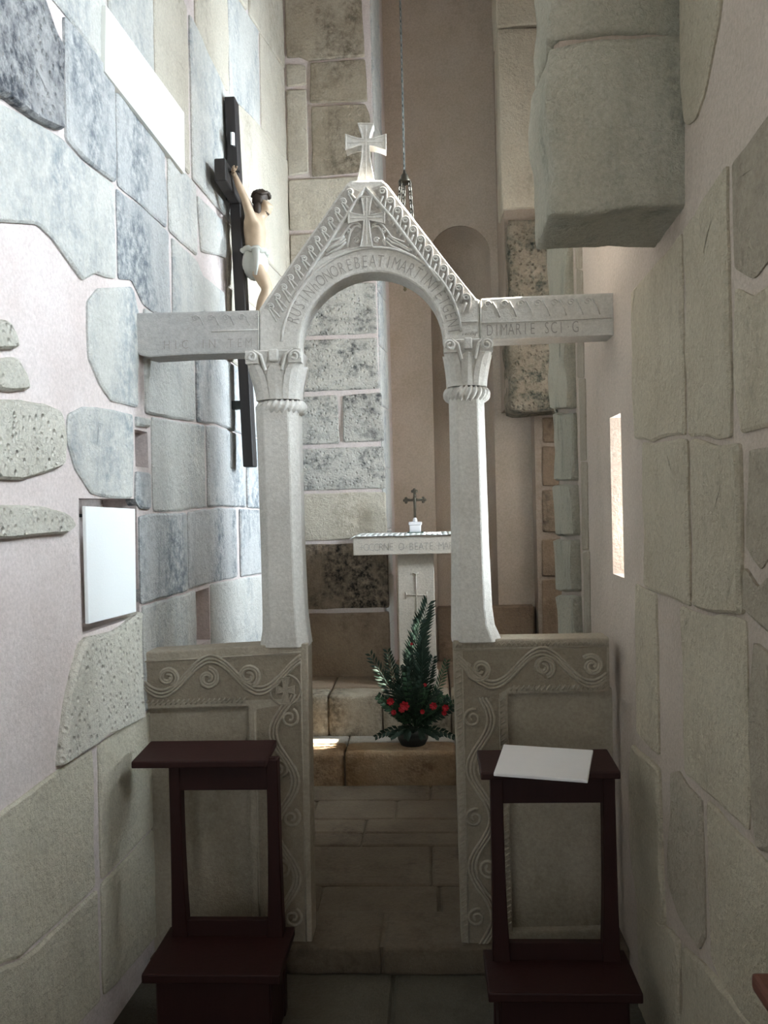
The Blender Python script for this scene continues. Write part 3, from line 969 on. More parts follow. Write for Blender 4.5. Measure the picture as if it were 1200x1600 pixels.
# crockets on the right slope
for i in range(12):
    t = (i + 0.35) / 12.2
    ex, ey = 601 + (746 - 601) * t, 284 + (468 - 284) * t
    cx, cy = ex - 7.5, ey + 9.5
    stem = [(cx - 1.0 + 0.0, cy + 36), (cx + 3.0, cy + 24), (cx + 6.3, cy + 10), (cx + 6.2, cy)]
    stem2 = [(cx - 8, cy + 26), (cx - 3, cy + 17), (cx + 1, cy + 8)]
    if i > 9:
        stem = stem[1:]
    carve([stem + spiral(cx, cy, 6.0, 1.2, 0.1, 1.45)[1:], stem2], 'crocket', ped, 0.0042)
for i in range(13):
    t = (i + 0.4) / 13.2
    ex, ey = 544 + (408 - 544) * t, 287 + (484 - 287) * t
    cx, cy = ex + 7, ey + 7
    carve([spiral(cx, cy, 5.0, 1.2, math.pi * 0.9, 1.4, sgn=-1), [(cx - 3, cy + 3), (cx + 4, cy + 15), (cx + 9, cy + 23)], [(cx + 2, cy + 4), (cx + 9, cy + 11), (cx + 14, cy + 17)]], 'crocket', ped, 0.0036)


def cross_outline(cx, cy, ht, hb, hw, wa, wt):
    """flared cross: centre, height up, height down, half width, waist half, end half"""
    pts = []
    arms = [(0, ht), (1, hw), (2, hb), (3, hw)]
    for k, L in arms:
        g = k * math.pi / 2
        q = []
        for s_ in (-1, 1):
            seq = [(wa * s_, wa)] + [(s_ * (wa + (wt * (1.05 if k == 2 else 1) - wa) * (u ** 1.8)), wa + (L - wa) * u) for u in (0.35, 0.7, 1.0)]
            q.append(seq)
        arm = q[0][1:] + list(reversed(q[1][1:]))
        arm = [(wa * -1, wa)] + arm
        for x, y in arm:
            pts.append((cx + x * math.cos(g) + y * math.sin(g), cy - (-x * math.sin(g) + y * math.cos(g))))
    return pts


def cross_rel(cx, cy, ht, hb, hw, wa, wt, dy, depth, name, parent, ridge=0.0022):
    o_ = cross_outline(cx, cy, ht, hb, hw, wa, wt)
    s = MB()
    prism(s, [S(x, y, dy) for x, y in o_], depth)
    s.tube([S(x, y, dy) for x, y in o_ + o_[:1]], ridge, 5)
    s.tube([S(cx, cy - ht + 3, dy), S(cx + 0.3, cy + hb - 3, dy)], ridge * 0.8, 5)
    s.tube([S(cx - hw + 3, cy + 0.6, dy), S(cx + hw - 3, cy - 0.6, dy)], ridge * 0.8, 5)
    o = s.build(name, M['screen'], None)
    o.parent = parent
    o.matrix_parent_inverse = Matrix.Translation(-Vector(scr.location)) if parent is scr else Matrix.Identity(4)
    return o


cross_rel(571.5, 222, 29, 60, 31, 5, 12.5, 0.035, 0.05, 'finial_cross', scr, 0.003)
cross_rel(572.5, 340, 33, 45, 28, 4, 9, -0.011, 0.02, 'relief_cross', ped, 0.003)
# the two birds beside the relief cross
for sg in (1, -1):
    X_ = lambda x: 572.5 + sg * (x - 572.5)
    ps = [[(582, 352), (586, 349), (592, 348), (598, 352), (604, 360), (612, 371), (622, 375), (634, 379)],
          [(582, 352), (581, 357), (586, 353), (591, 354), (597, 362), (600, 372), (602, 386)],
          [(604, 372), (612, 379), (624, 383), (640, 393)], [(603, 377), (612, 385), (626, 391), (641, 398)],
          [(606, 368), (616, 376), (630, 384), (643, 392)], [(602, 386), (598, 377), (601, 372)],
          spiral(588, 376, 4.5, 1, 0.5, 1.2), spiral(600, 361, 4, 1, 0.5, 1.1)]
    if sg < 0:
        ps = ps[:2] + [[(x * 0.82 + 588 * 0.18 + 4, y + 1) for x, y in p] for p in ps[2:5]] + ps[6:]
    carve([[(X_(x), y) for x, y in p] for p in ps], 'relief_bird', ped, 0.0042)


# inscriptions
def glyphs(text, place, name, parent, m='letter', size=0.05, depth=0.0022):
    s = MB()
    dg = None
    cache = {}
    for i, ch_ in enumerate(text):
        if ch_ == ' ':
            continue
        if ch_ not in cache:
            cu_ = bpy.data.curves.new('glyph', 'FONT')
            cu_.body = ch_
            cu_.align_x = 'CENTER'
            cu_.size = 1.0
            cu_.extrude = 0.02
            cu_.offset = -0.012
            cu_.resolution_u = 3
            to = bpy.data.objects.new('glyph', cu_)
            COL.objects.link(to)
            me = bpy.data.meshes.new_from_object(to.evaluated_get(bpy.context.evaluated_depsgraph_get()))
            cache[ch_] = ([v.co.copy() for v in me.vertices], [tuple(p.vertices) for p in me.polygons])
            bpy.data.objects.remove(to)
            bpy.data.meshes.remove(me)
            bpy.data.curves.remove(cu_)
        vs, fs_ = cache[ch_]
        s.add([place(i, v) for v in vs], fs_)
    o = s.build(name, M[m], None, rec=False)
    o.parent = parent
    o['kind'] = 'stuff'
    return o


def line_place(n, p0, p1, h, dy, narrow=0.8):
    a, b_ = Vector(p0), Vector(p1)
    ex = (b_ - a).normalized()
    ez = Vector((0, 0, 1)) - ex * ex.z

    def f(i, v):
        c = a + (b_ - a) * ((i + 0.5) / n)
        return c + ex * (v.x * h * 1.35 * narrow) + ez * (v.y * h * 1.35) + Vector((0, dy - v.z * 0.06, 0))
    return f


t_ = 'HIC IN TEM'
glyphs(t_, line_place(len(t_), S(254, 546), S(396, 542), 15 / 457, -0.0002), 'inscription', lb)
t_ = 'DIMARIE SCI·G'
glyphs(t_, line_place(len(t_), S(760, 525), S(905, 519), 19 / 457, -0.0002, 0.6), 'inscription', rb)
t_ = 'RUSINhONOREBEATIMARTINIETGENI'


def arc_place(i, v, n=len(t_)):
    g = R(163) - R(159) * (i + 0.5) / n
    h = 20 * 1.38
    rad = 121 + v.y * h
    lx = v.x * h * 0.62
    x = 580 + rad * math.cos(g) + lx * math.sin(g)
    y = 538 - rad * math.sin(g) + lx * math.cos(g) - 6 * math.cos(g)
    return S(x, y, -0.0002 - v.z * 0.06)


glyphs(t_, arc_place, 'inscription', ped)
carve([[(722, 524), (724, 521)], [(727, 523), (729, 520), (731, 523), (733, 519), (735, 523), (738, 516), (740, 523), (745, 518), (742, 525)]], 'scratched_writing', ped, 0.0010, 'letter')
# faint leaf ornaments on the beams
carve([spiral(762 + 26 * i, 476 - i * 0.9, 6, 1.5, 0.2, 1.3) for i in range(7)] + [[(770 + 26 * i, 472 - i * 0.9), (778 + 26 * i, 486 - i * 0.9), (781 + 26 * i, 496 - i * 0.9)] for i in range(7)], 'leaf_ornament', rb, 0.0020)
carve([spiral(305 + 24 * i, 497 - i * 0.6, 5, 1.5, 0.2, 1.3) for i in range(5)] + [[(312 + 24 * i, 495), (318 + 24 * i, 508)] for i in range(4)], 'leaf_ornament', lb, 0.0018, 'grey')


# columns, capitals and rope collars
def oct_ring(cx, cy, hw, z, cham=0.36, hd=None):
    hd = hd or hw
    c = hw * (1 - cham * 1.15)
    d = hd * (1 - cham * 1.15)
    return [Vector((cx + x, cy + y, z)) for x, y in ((-c, -hd), (c, -hd), (hw, -d), (hw, d), (c, hd), (-c, hd), (-hw, d), (-hw, -d))]


def column(xs, cap, m, label_cap):
    """xs: list of (py, px_left, px_right) down the shaft; cap: (y_top, xl, xr, y_ring0, y_ring1, ring_l, ring_r, neck_l, neck_r)"""
    cy = YF + 0.065
    s = MB()
    rings = []
    for py, a, b_ in xs:
        A, B = S(a, py), S(b_, py)
        rings.append(oct_ring((A.x + B.x) / 2, cy, (B.x - A.x) / 2, (A.z + B.z) / 2, hd=min((B.x - A.x) / 2, 0.075)))
    s.loft(rings)
    sh = s.build('column_shaft', m, scr, bevel=0.003, ang=30)
    yt, xl_, xr2, r0, r1, rl_, rr, nl, nr_ = cap
    A, B = S(xl_, yt), S(xr2, yt)
    NA, NB = S(nl, r0), S(nr_, r0)
    cx, hw = (A.x + B.x) / 2, (B.x - A.x) / 2
    cx0, hw0 = (NA.x + NB.x) / 2, (NB.x - NA.x) / 2
    zt, zn = (A.z + B.z) / 2, (NA.z + NB.z) / 2
    zr0, zr1 = zn, (S(rl_, r1).z + S(rr, r1).z) / 2
    s = MB()
    rings = []
    for t in (0, 0.25, 0.5, 0.7, 0.85, 1.0):
        f = t ** 1.5
        rings.append(oct_ring(cx0 + (cx - cx0) * t, cy, (hw0 + (hw - hw0) * f) * (0.96 if t < 0.99 else 1.0) * 0.94, zn + (zt - zn) * t, cham=0.36 - 0.22 * f))
    s.loft(rings)
    s.box(cx - hw * 0.16, cx + hw * 0.16, cy - hw - 0.004, cy + hw, zt - (zt - zn) * 0.24, zt + 0.002)
    cp = s.build('capital', m, scr, bevel=0.004, ang=30)
    # leaves round the bell
    for k in range(8):
        g = math.pi / 4 * k - math.pi / 2
        diag = k % 2 == 1
        dirv = Vector((math.cos(g), math.sin(g), 0))
        side = Vector((-dirv.y, dirv.x, 0))
        s = MB()
        rows = []
        H = (zt - zn) * (0.80 if diag else 0.72)
        for t in (0, 0.2, 0.4, 0.6, 0.75, 0.87, 0.95, 1.0):
            w_ = (0.50 * hw0 * (1 - t) + 0.46 * hw * t) * (1.0 if t < 0.55 else max(0.04, math.sqrt(max(0, 1 - ((t - 0.55) / 0.45) ** 2))))
            rr_ = (hw0 * (1.0 if not diag else 1.10)) + ((hw * (0.98 if not diag else 1.22)) - hw0 * (1.0 if not diag else 1.10)) * (t ** 1.6)
            c = Vector((cx0 + (cx - cx0) * t, cy, zn + H * t)) + dirv * rr_
            rows.append([c - side * w_ - dirv * 0.012, c - side * w_ * 0.6, c + dirv * 0.004, c + side * w_ * 0.6, c + side * w_ - dirv * 0.012, c - dirv * 0.03])
        s.loft(rows)
        o = s.build('leaf', m, None, smooth=False)
        o.parent = cp
    # volutes
    for sx in (-1, 1):
        s = MB()
        c = Vector((cx + sx * hw * 0.72, cy - hw - 0.004, zt - 0.024))
        pts = [c + Vector((sx * (0.019 - 0.014 * i / 20) * math.cos(-0.4 + 8.5 * i / 20), -0.004 * i / 20, (0.019 - 0.014 * i / 20) * math.sin(-0.4 + 8.5 * i / 20))) for i in range(21)]
        s.tube([c + Vector((-sx * hw * 0.45, 0.004, -0.045)), c + Vector((-sx * hw * 0.30, 0.001, 0.006)), c + Vector((-sx * 0.006, 0, 0.021))], 0.0055, 6)
        s.tube(pts, 0.0055, 6)
        s.box(c.x - 0.022, c.x + 0.022, c.y, c.y + 0.05, c.z - 0.022, c.z + 0.022)
        o = s.build('volute', m, None, smooth=False)
        o.parent = cp
    # rope collar
    A, B = S(rl_, (r0 + r1) / 2), S(rr, (r0 + r1) / 2)
    R0 = (B.x - A.x) / 2
    rm = (zr0 - zr1) / 2
    c = Vector(((A.x + B.x) / 2, cy, (A.z + B.z) / 2))
    s = MB()
    NU, NV = 160, 16
    vs, fs_ = [], []
    for i in range(NU):
        u = 2 * math.pi * i / NU
        for j in range(NV):
            v = 2 * math.pi * j / NV
            rr_ = rm * (1 + 0.15 * math.sin(24 * u - 3 * v))
            q = R0 - rm + rr_ * math.cos(v)
            vs.append(c + Vector((q * math.cos(u), q * math.sin(u), rr_ * math.sin(v))))
            fs_.append((i * NV + j, ((i + 1) % NU) * NV + j, ((i + 1) % NU) * NV + (j + 1) % NV, i * NV + (j + 1) % NV))
    s.add(vs, fs_)
    s.lathe((c.x, c.y, c.z - rm * 0.8), [(R0 * 0.85, 0), (R0 * 0.85, rm * 1.6)], 16)
    o = s.build('rope_collar', m, scr, smooth=True)


column([(632, 397, 464), (700, 400, 466), (850, 405, 470), (960, 408, 475), (985, 408, 478), (1012, 404, 482)],
       (549, 384, 476, 624, 646, 396, 474, 398, 467), M['screen'], '')
column([(614, 702, 757), (700, 704, 760), (850, 706, 765), (950, 706, 770), (978, 706, 774), (1004, 706, 786)],
       (530, 692, 770, 602, 625, 694, 767, 700, 761), M['screen'], '')
# capital bevel lines follow; lower relief panels
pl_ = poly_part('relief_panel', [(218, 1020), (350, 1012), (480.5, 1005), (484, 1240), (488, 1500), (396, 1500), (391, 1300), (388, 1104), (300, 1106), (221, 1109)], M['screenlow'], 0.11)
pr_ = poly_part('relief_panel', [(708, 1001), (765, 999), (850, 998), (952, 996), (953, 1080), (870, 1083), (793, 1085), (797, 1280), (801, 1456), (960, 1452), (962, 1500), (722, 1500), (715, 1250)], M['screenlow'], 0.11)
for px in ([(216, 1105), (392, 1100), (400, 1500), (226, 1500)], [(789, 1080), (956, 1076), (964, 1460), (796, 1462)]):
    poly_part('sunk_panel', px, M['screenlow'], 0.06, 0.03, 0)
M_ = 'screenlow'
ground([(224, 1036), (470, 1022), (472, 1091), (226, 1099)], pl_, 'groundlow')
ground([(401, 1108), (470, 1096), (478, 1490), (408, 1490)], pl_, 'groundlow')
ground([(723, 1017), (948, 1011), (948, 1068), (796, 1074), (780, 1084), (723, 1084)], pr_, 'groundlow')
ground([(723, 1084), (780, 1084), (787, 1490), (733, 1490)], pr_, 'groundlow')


def wave(x0, x1, yc, amp, k, ph, off, steps=60, vertical=False, lean=0.0):
    out = []
    for i in range(steps + 1):
        t = i / steps
        a = x0 + (x1 - x0) * t
        b_ = yc + amp * math.sin(ph + k * math.pi * t) + off + lean * (a - x0)
        out.append((b_, a) if vertical else (a, b_))
    return out


# friezes: double stranded vine with a scroll in every bend
carve([wave(716, 948, 1043, 26, 3, -0.6, o_, lean=-0.012) for o_ in (-4, 1.5, 7)], 'vine', pr_, 0.0052, M_)
for cx, cy, r_, a0, sg in ((750, 1046, 22, 2.6, 1), (849, 1042, 19, -1.2, 1), (925, 1040, 19, 2.4, -1)):
    carve([spiral(cx, cy, r_, 4, a0, 1.5, 26, sg), spiral(cx, cy, r_ - 4, 3, a0, 1.2, 22, sg)], 'scroll', pr_, 0.0055, M_)
carve([wave(224, 470, 1057, 26, 3.2, 0.4, o_, lean=-0.03) for o_ in (-4, 1.5, 7)], 'vine', pl_, 0.0052, M_)
for cx, cy, r_, a0, sg in ((262, 1058, 18, -1.2, 1), (325, 1060, 18, 1.5, -1), (388, 1056, 20, -1.2, 1)):
    carve([spiral(cx, cy, r_, 4, a0, 1.5, 26, sg), spiral(cx, cy, r_ - 4, 3, a0, 1.2, 22, sg)], 'scroll', pl_, 0.0055, M_)
# pillars: upright vine
carve([wave(1090, 1492, 748, 17, 5.2, 0.2, o_, vertical=True, lean=0.02) for o_ in (-4, 1.5, 7)], 'vine', pr_, 0.005, M_)
carve([wave(1085, 1492, 441, 17, 5.4, 2.2, o_, vertical=True, lean=0.018) for o_ in (-4, 1.5, 7)], 'vine', pl_, 0.005, M_)
for i in range(5):
    y = 1122 + 78 * i
    sx = 1 if i % 2 == 0 else -1
    carve([spiral(748 + 0.02 * (y - 1090) - sx * 10, y, 15, 3, 1.2 * sx, 1.5, 22, sx)], 'scroll', pr_, 0.0052, M_)
    carve([spiral(443 + 0.018 * (y - 1090) + sx * 9, y, 15, 3, 1.2 * sx, 1.5, 22, -sx)], 'scroll', pl_, 0.0052, M_)
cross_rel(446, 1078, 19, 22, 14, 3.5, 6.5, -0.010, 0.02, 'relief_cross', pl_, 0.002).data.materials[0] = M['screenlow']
carve([spiral(446, 1078, 24, 24, 1.57, 1.0, 24)], 'roundel', pl_, 0.004, M_)
# rope and zigzag borders
carve([[(798 + i * 8.0, 1079 - i * 0.09), (804 + i * 8.0, 1071 - i * 0.09)] for i in range(19)], 'rope_border', pr_, 0.0035, M_)
carve([[(712 + 8 * i, 1012 - 0.15 * i), (716 + 8 * i, 1005 - 0.15 * i), (720 + 8 * i, 1012 - 0.15 * i)] for i in range(29)] + [[(709, 1015), (950, 1009)]], 'zigzag_border', pr_, 0.0025, M_)
carve([[(226 + i * 8.0, 1102 - i * 0.22), (232 + i * 8.0, 1094 - i * 0.22)] for i in range(20)], 'rope_border', pl_, 0.0032, M_)
carve([[(222, 1034), (300, 1030), (470, 1019)]], 'zigzag_border', pl_, 0.0028, M_)
carve([[(781 + 0.03 * i * 9, 1096 + i * 9), (789 + 0.03 * i * 9, 1090 + i * 9)] for i in range(40)] + [[(780, 1092), (789, 1460)]], 'rope_border', pr_, 0.003, M_)
carve([[(712 + 0.025 * i * 10, 1030 + i * 10), (720 + 0.025 * i * 10, 1024 + i * 10)] for i in range(46)] + [[(722, 1022), (733, 1490)]], 'rope_border', pr_, 0.0026, M_)
carve([[(470, 1030), (479, 1492)], [(398, 1110), (406, 1490)]], 'border_line', pl_, 0.003, M_)
# iron hook under the arch
s = MB()
s.tube([S(575, 420, 0.05), S(575, 428, 0.05), S(576.5, 431, 0.05), S(578, 428, 0.05)], 0.003, 6)
s.build('hook', M['iron'], scr, smooth=True)

# ------------------------------------------------------------------ crucifix on the left wall
YC = 3.98
zt, zb = P(360, 157, YC).z, P(390, 730, YC).z
xt, xb_ = P(361.5, 157, YC).x, P(391, 730, YC).x
cru = empty('crucifix', (xb_, YC, zb), 'large dark wooden crucifix with a painted carved figure mounted on the stained wall', 'crucifix')
zc = PL(337, 265, 0.06).z
yn = PL(337, 265, 0.06).y


def upx(z):
    return xt + (xb_ - xt) * (zt - z) / (zt - zb)


s = MB()
hw, ht_ = 0.042, 0.026
s.loft([[Vector((upx(z) + a, YC + b_, z)) for a, b_ in ((-ht_, -hw), (ht_, -hw), (ht_, hw), (-ht_, hw))] for z in (zb, zb + 0.6, zb + 1.2, zt)])
s.build('upright', M['crosswood'], cru, bevel=0.004)
s = MB()
L2 = YC - yn
s.box(upx(zc) - 0.022, upx(zc) + 0.03, YC - L2, YC + L2, zc - 0.05, zc + 0.05)
s.build('crossbar', M['crosswood'], cru, bevel=0.004)
for zk, dk in ((zc, 0.055), (zb + 0.3, 0.09)):
    s = MB()
    s.box(upx(zk) - dk, upx(zk), YC - 0.02, YC + 0.02, zk - 0.02, zk + 0.02)
    s.build('wall_bracket', M['iron'], cru)
q = P(367, 226, YC - 0.02)
s = MB()
rows = []
for i in range(7):
    t = i / 6
    rows.append([Vector((q.x - 0.004 + 0.006 * math.sin(t * 9), YC - 0.09 + 0.18 * t, q.z + dz + 0.010 * math.sin(t * 7))) for dz in (-0.03, 0.03)])
for r0, r1 in zip(rows, rows[1:]):
    s.quad(r0[0], r1[0], r1[1], r0[1])
    s.quad(*[p + Vector((0.006, 0, 0)) for p in (r0[1], r1[1], r1[0], r0[0])])
s.build('title_scroll', M['cloth'], cru)

# the carved figure: one skin surface
hz = zc + 0.01
bx = lambda px, py, Y=YC: P(px, py, Y)
pel = bx(398, 408); che = bx(399, 352); nck = bx(404, 336); hd = bx(412, 320)
jt = {
    'pelvis': (pel, 0.046), 'belly': (bx(399, 388), 0.040), 'chest': (bx(398, 362), 0.052), 'upchest': (che - Vector((0, 0, 0.0)), 0.046),
    'neck': (nck, 0.022), 'jaw': (bx(417, 329), 0.026), 'skull': (bx(414, 317), 0.039),
}
vs, es, rad = [], [], []


def add(p, r_, prev=None):
    vs.append(Vector(p)); rad.append(r_)
    if prev is not None:
        es.append((prev, len(vs) - 1))
    return len(vs) - 1


i0 = add(*jt['pelvis'])
i1 = add(*jt['belly'], i0)
i2 = add(*jt['chest'], i1)
i3 = add(*jt['upchest'], i2)
i4 = add(*jt['neck'], i3)
i5 = add(*jt['jaw'], i4)
i6 = add(*jt['skull'], i5)
nose = add(bx(428, 323), 0.007, i6)
for sg in (-1, 1):
    sh = che + Vector((-0.005, sg * 0.078, 0.012))
    hand = Vector((upx(hz) + 0.045, YC + sg * (L2 - 0.075), hz + 0.008))
    elb = sh * 0.5 + hand * 0.5 + Vector((0.012, 0, -0.016))
    a = add(sh, 0.026, i3)
    a1 = add(sh * 0.6 + elb * 0.4, 0.024, a)
    a2 = add(elb, 0.019, a1)
    a3 = add(elb * 0.5 + hand * 0.5 + Vector((0, 0, -0.003)), 0.018, a2)
    a4 = add(hand + Vector((0, -sg * 0.03, -0.004)), 0.012, a3)
    pa = add(hand, 0.013, a4)
    for k, (dz, ln) in enumerate(((-0.014, 0.026), (-0.005, 0.032), (0.004, 0.034), (0.013, 0.03))):
        f1 = add(hand + Vector((0.004, sg * ln * 0.6, dz)), 0.0045, pa)
        add(hand + Vector((0.014, sg * ln, dz + 0.001)), 0.0038, f1)
    th = add(hand + Vector((0.014, -sg * 0.004, 0.016)), 0.0048, pa)
    add(hand + Vector((0.022, sg * 0.010, 0.020)), 0.004, th)
    hip = pel + Vector((0.004, sg * 0.038, -0.03))
    kn = bx(419, 455) + Vector((0, sg * 0.030, 0))
    an = bx(404, 500) + Vector((-0.004, sg * 0.014, -0.01))
    b0 = add(hip, 0.040, i0)
    b1 = add(hip * 0.5 + kn * 0.5 + Vector((0.006, 0, 0)), 0.034, b0)
    b2 = add(kn, 0.026, b1)
    b3 = add(kn * 0.6 + an * 0.4 + Vector((-0.008, 0, 0)), 0.025, b2)
    b4 = add(an, 0.014, b3)
    b5 = add(an + Vector((0.004, -sg * 0.004, -0.022)), 0.014, b4)
    b6 = add(an + Vector((0.030, -sg * 0.006, -0.060)), 0.012, b5)
    for k in range(5):
        add(an + Vector((0.040, -sg * 0.006 + (k - 2) * 0.0055, -0.078 + abs(k - 1) * 0.002)), 0.0035, b6)
me = bpy.data.meshes.new('figure')
me.from_pydata(vs, es, [])
fig = link('figure', me, M['skin'])
md = fig.modifiers.new('skin', 'SKIN')
md.use_smooth_shade = True
for k, v in enumerate(me.skin_vertices[0].data):
    v.radius = (rad[k] * (1.2 if k <= 7 else 1.0),) * 2
    v.use_root = (k == 0)
sb = fig.modifiers.new('sub', 'SUBSURF')
sb.levels = sb.render_levels = 2
fe = bpy.data.meshes.new_from_object(fig.evaluated_get(bpy.context.evaluated_depsgraph_get()))
bpy.data.objects.remove(fig)
fe.name = 'figure'
fe.materials.clear()
fig = link('figure', fe, M['skin'], None, True)
adopt(cru, fig)
fig['label'] = 'painted carved figure with raised arms'


def blob(s, c, rx, ry, rz, nu=16, nv=10, f=None, v0=0.0, v1=1.0):
    rings = []
    for j in range(nv + 1):
        a = math.pi * (v0 + (v1 - v0) * j / nv)
        ring = []
        for i in range(nu):
            u = 2 * math.pi * i / nu
            p = Vector((rx * math.sin(a) * math.cos(u), ry * math.sin(a) * math.sin(u), rz * math.cos(a)))
            if f:
                p = f(p, u, a)
            ring.append(Vector(c) + p)
        rings.append(ring)
    s.loft(rings)


s = MB()
hc = bx(412, 313)
blob(s, hc + Vector((-0.014, 0, 0.006)), 0.042, 0.045, 0.046, f=lambda p, u, a: p * (1 + 0.08 * math.sin(9 * u + 6 * a)) - Vector((0.012 if (p.x > 0.02 and p.z < 0.01) else 0, 0, 0)))
blob(s, hc + Vector((-0.026, 0, -0.045)), 0.026, 0.042, 0.052)
blob(s, bx(415.5, 331.5), 0.020, 0.026, 0.018)
s.tube([hc + Vector((-0.012 + 0.042 * math.cos(2 * math.pi * i / 20), 0.046 * math.sin(2 * math.pi * i / 20), 0.022 + 0.006 * math.sin(i * 5))) for i in range(21)], 0.008, 6)
o = s.build('hair', M['hair'], None, smooth=True)
o.parent = fig
s = MB()
blob(s, pel + Vector((0.0, 0, -0.012)), 0.062, 0.082, 0.078, nu=40, nv=14, f=lambda p, u, a: p * (1 + 0.05 * math.sin(10 * u + 4 * a)))
s.tube([pel + Vector((0.058 * math.cos(2 * math.pi * i / 24), 0.074 * math.sin(2 * math.pi * i / 24), 0.040 + 0.006 * math.sin(2 * i))) for i in range(25)], 0.013, 8)
s.tube([pel + Vector((0.02, -0.075, 0.03)), pel + Vector((0.03, -0.095, -0.02)), pel + Vector((0.02, -0.09, -0.09))], 0.02, 8, 0.008)
o = s.build('loincloth', M['loin'], None, smooth=True)
o.parent = fig
s = MB()
c = bx(407, 366)
blob(s, c + Vector((0.014, -0.022, 0)), 0.006, 0.006, 0.014)
o = s.build('wound', M['blood'], None, smooth=True)
o.parent = fig
for sg in (-1, 1):
    h_ = Vector((upx(hz) + 0.03, YC + sg * (L2 - 0.075), hz + 0.008))
    s = MB()
    s.tube([h_, h_ + Vector((0.04, 0, 0)), h_ + Vector((0.041, 0, 0)), h_ + Vector((0.046, 0, 0))], lambda u: 0.004 if u < 0.6 else 0.008, 8)
    s.build('nail', M['iron'], cru)

# ------------------------------------------------------------------ boards on the left wall
def wall_board(name, px, m, off0, thick, label, cat, curl=0.0):
    pts = [PL(x, y, off0 + curl * k) for (x, y), k in zip(px, (0, 1, 1, 0))]
    s = MB()
    K_ = 8
    rows = []
    for i in range(K_ + 1):
        t = i / K_
        c = -4 * curl * t * (1 - t) * 0.6
        a = pts[0].lerp(pts[1], t) + NL * c
        b_ = pts[3].lerp(pts[2], t) + NL * c
        rows.append([a, b_, b_ - NL * thick, a - NL * thick])
    s.loft(rows)
    o = s.build(name, m, None, bevel=0.0015)
    o.location = (0, 0, 0)
    return tag(o, label, cat)


wall_board('stone_tablet', [(166, 8), (288, 176), (289, 272), (165, 112)], M['cream_board'], 0.024, 0.03, 'long smooth cream tablet fixed high on the stained wall beside the crucifix top', 'tablet')
wall_board('notice_board', [(134, 791), (211, 795), (213, 956), (139, 975)], M['white'], 0.022, 0.012, 'blank white board set over a recess in the stained wall below the beam', 'board', curl=-0.0)
for x, y in ((150, 805), (195, 808)):
    a = PL(x, y, 0.0)
    s = MB()
    s.tube([a - NL * 0.12, a + NL * 0.02], 0.006, 6)
    o = s.build('board_peg', M['iron'], None)
    o.parent = bpy.data.objects['notice_board']

# ------------------------------------------------------------------ hanging sanctuary lamp
YL = 3.55
lt = P(632, 275, YL)
lamp = empty('hanging_lamp', (lt.x, YL, P(632, 440, YL).z), 'small sanctuary lamp hanging on a long chain behind the gabled arch', 'lamp')
s = MB()
top = Vector((lt.x, YL, ZT + 0.53))


def chain(s, a, b_, L=0.022, r=0.0022, w_=0.006):
    a, b_ = Vector(a), Vector(b_)
    n = max(2, int((b_ - a).length / (L * 0.72)))
    d = (b_ - a).normalized()
    u = d.orthogonal().normalized()
    v = d.cross(u)
    for i in range(n):
        c = a + (b_ - a) * ((i + 0.5) / n)
        e = u if i % 2 else v
        pts = [c + e * (w_ * math.cos(g)) + d * (L * 0.5 * math.sin(g)) for g in [2 * math.pi * k / 8 for k in range(9)]]
        s.tube(pts, r, 4, cap=False)


chain(s, lt + Vector((0, 0, 0.02)), top, 0.035, 0.0016, 0.004)
s.build('chain', M['iron'], lamp)
s = MB()
s.lathe((lt.x, YL, lt.z - 0.03), [(0.0, 0.0), (0.026, 0.0), (0.027, 0.008), (0.018, 0.02), (0.016, 0.032), (0.007, 0.042), (0.005, 0.055), (0.0, 0.058)], 16)
s.build('cap', M['bronze'], lamp, smooth=True)
bowl = P(632, 415, YL)
for k in range(3):
    g = R(-20 + 120 * k)
    s = MB()
    chain(s, (lt.x + 0.022 * math.cos(g), YL + 0.022 * math.sin(g), lt.z - 0.03), (bowl.x + 0.05 * math.cos(g), YL + 0.05 * math.sin(g), bowl.z + 0.03), 0.026, 0.0028, 0.007)
    s.build('support_chain', M['bronze'], lamp)
s = MB()
s.lathe((bowl.x, YL, bowl.z - 0.085), [(0.0, -0.026), (0.008, -0.018), (0.005, -0.008), (0.009, 0.0), (0.008, 0.01), (0.022, 0.025), (0.05, 0.06), (0.058, 0.09), (0.054, 0.115), (0.048, 0.115), (0.0, 0.10)], 20)
s.build('bowl', M['brass'], lamp, smooth=True)
s = MB()
s.lathe((bowl.x, YL, bowl.z + 0.02), [(0.0, 0.0), (0.03, 0.0), (0.036, 0.04), (0.034, 0.07), (0.031, 0.07), (0.0, 0.02)], 16)
s.build('glass', M['redglass'], lamp, smooth=True)

# ------------------------------------------------------------------ altar
YA = 5.0
a0, a1 = P(551.5, 842, YA), P(551.5, 867, YA)
pz = P(650, 866, YA).z
ptop = P(600, 838, YA).z
px0, px1 = P(622, 950, YA + 0.06).x, P(680.5, 950, YA + 0.06).x
pcx = (px0 + px1) / 2
xl0 = a0.x
xl1 = 2 * pcx - xl0
alt = empty('altar', (pcx, YA + 0.18, Z_S2), 'stone altar with a thin inscribed slab on one square pedestal', 'altar')
s = MB()
s.box(xl0, xl1, YA, YA + 0.36, pz, ptop)
slab = s.build('altar_slab', M['altar'], alt, bevel=0.005, seg=2)
s = MB()
wb = (px1 - px0) / 2
s.loft([[Vector((pcx + a * k, YA + 0.17 + b_ * k, z)) for a, b_ in ((-wb, -wb), (wb, -wb), (wb, wb), (-wb, wb))] for z, k in ((Z_S2, 1.08), (Z_S2 + 0.06, 1.08), (Z_S2 + 0.061, 1.0), (pz - 0.03, 0.97), (pz, 0.97))])
ped_ = s.build('pedestal', M['altar'], alt, bevel=0.004)
s = MB()
yf = YA + 0.17 - wb
cz = P(650, 930, yf).z
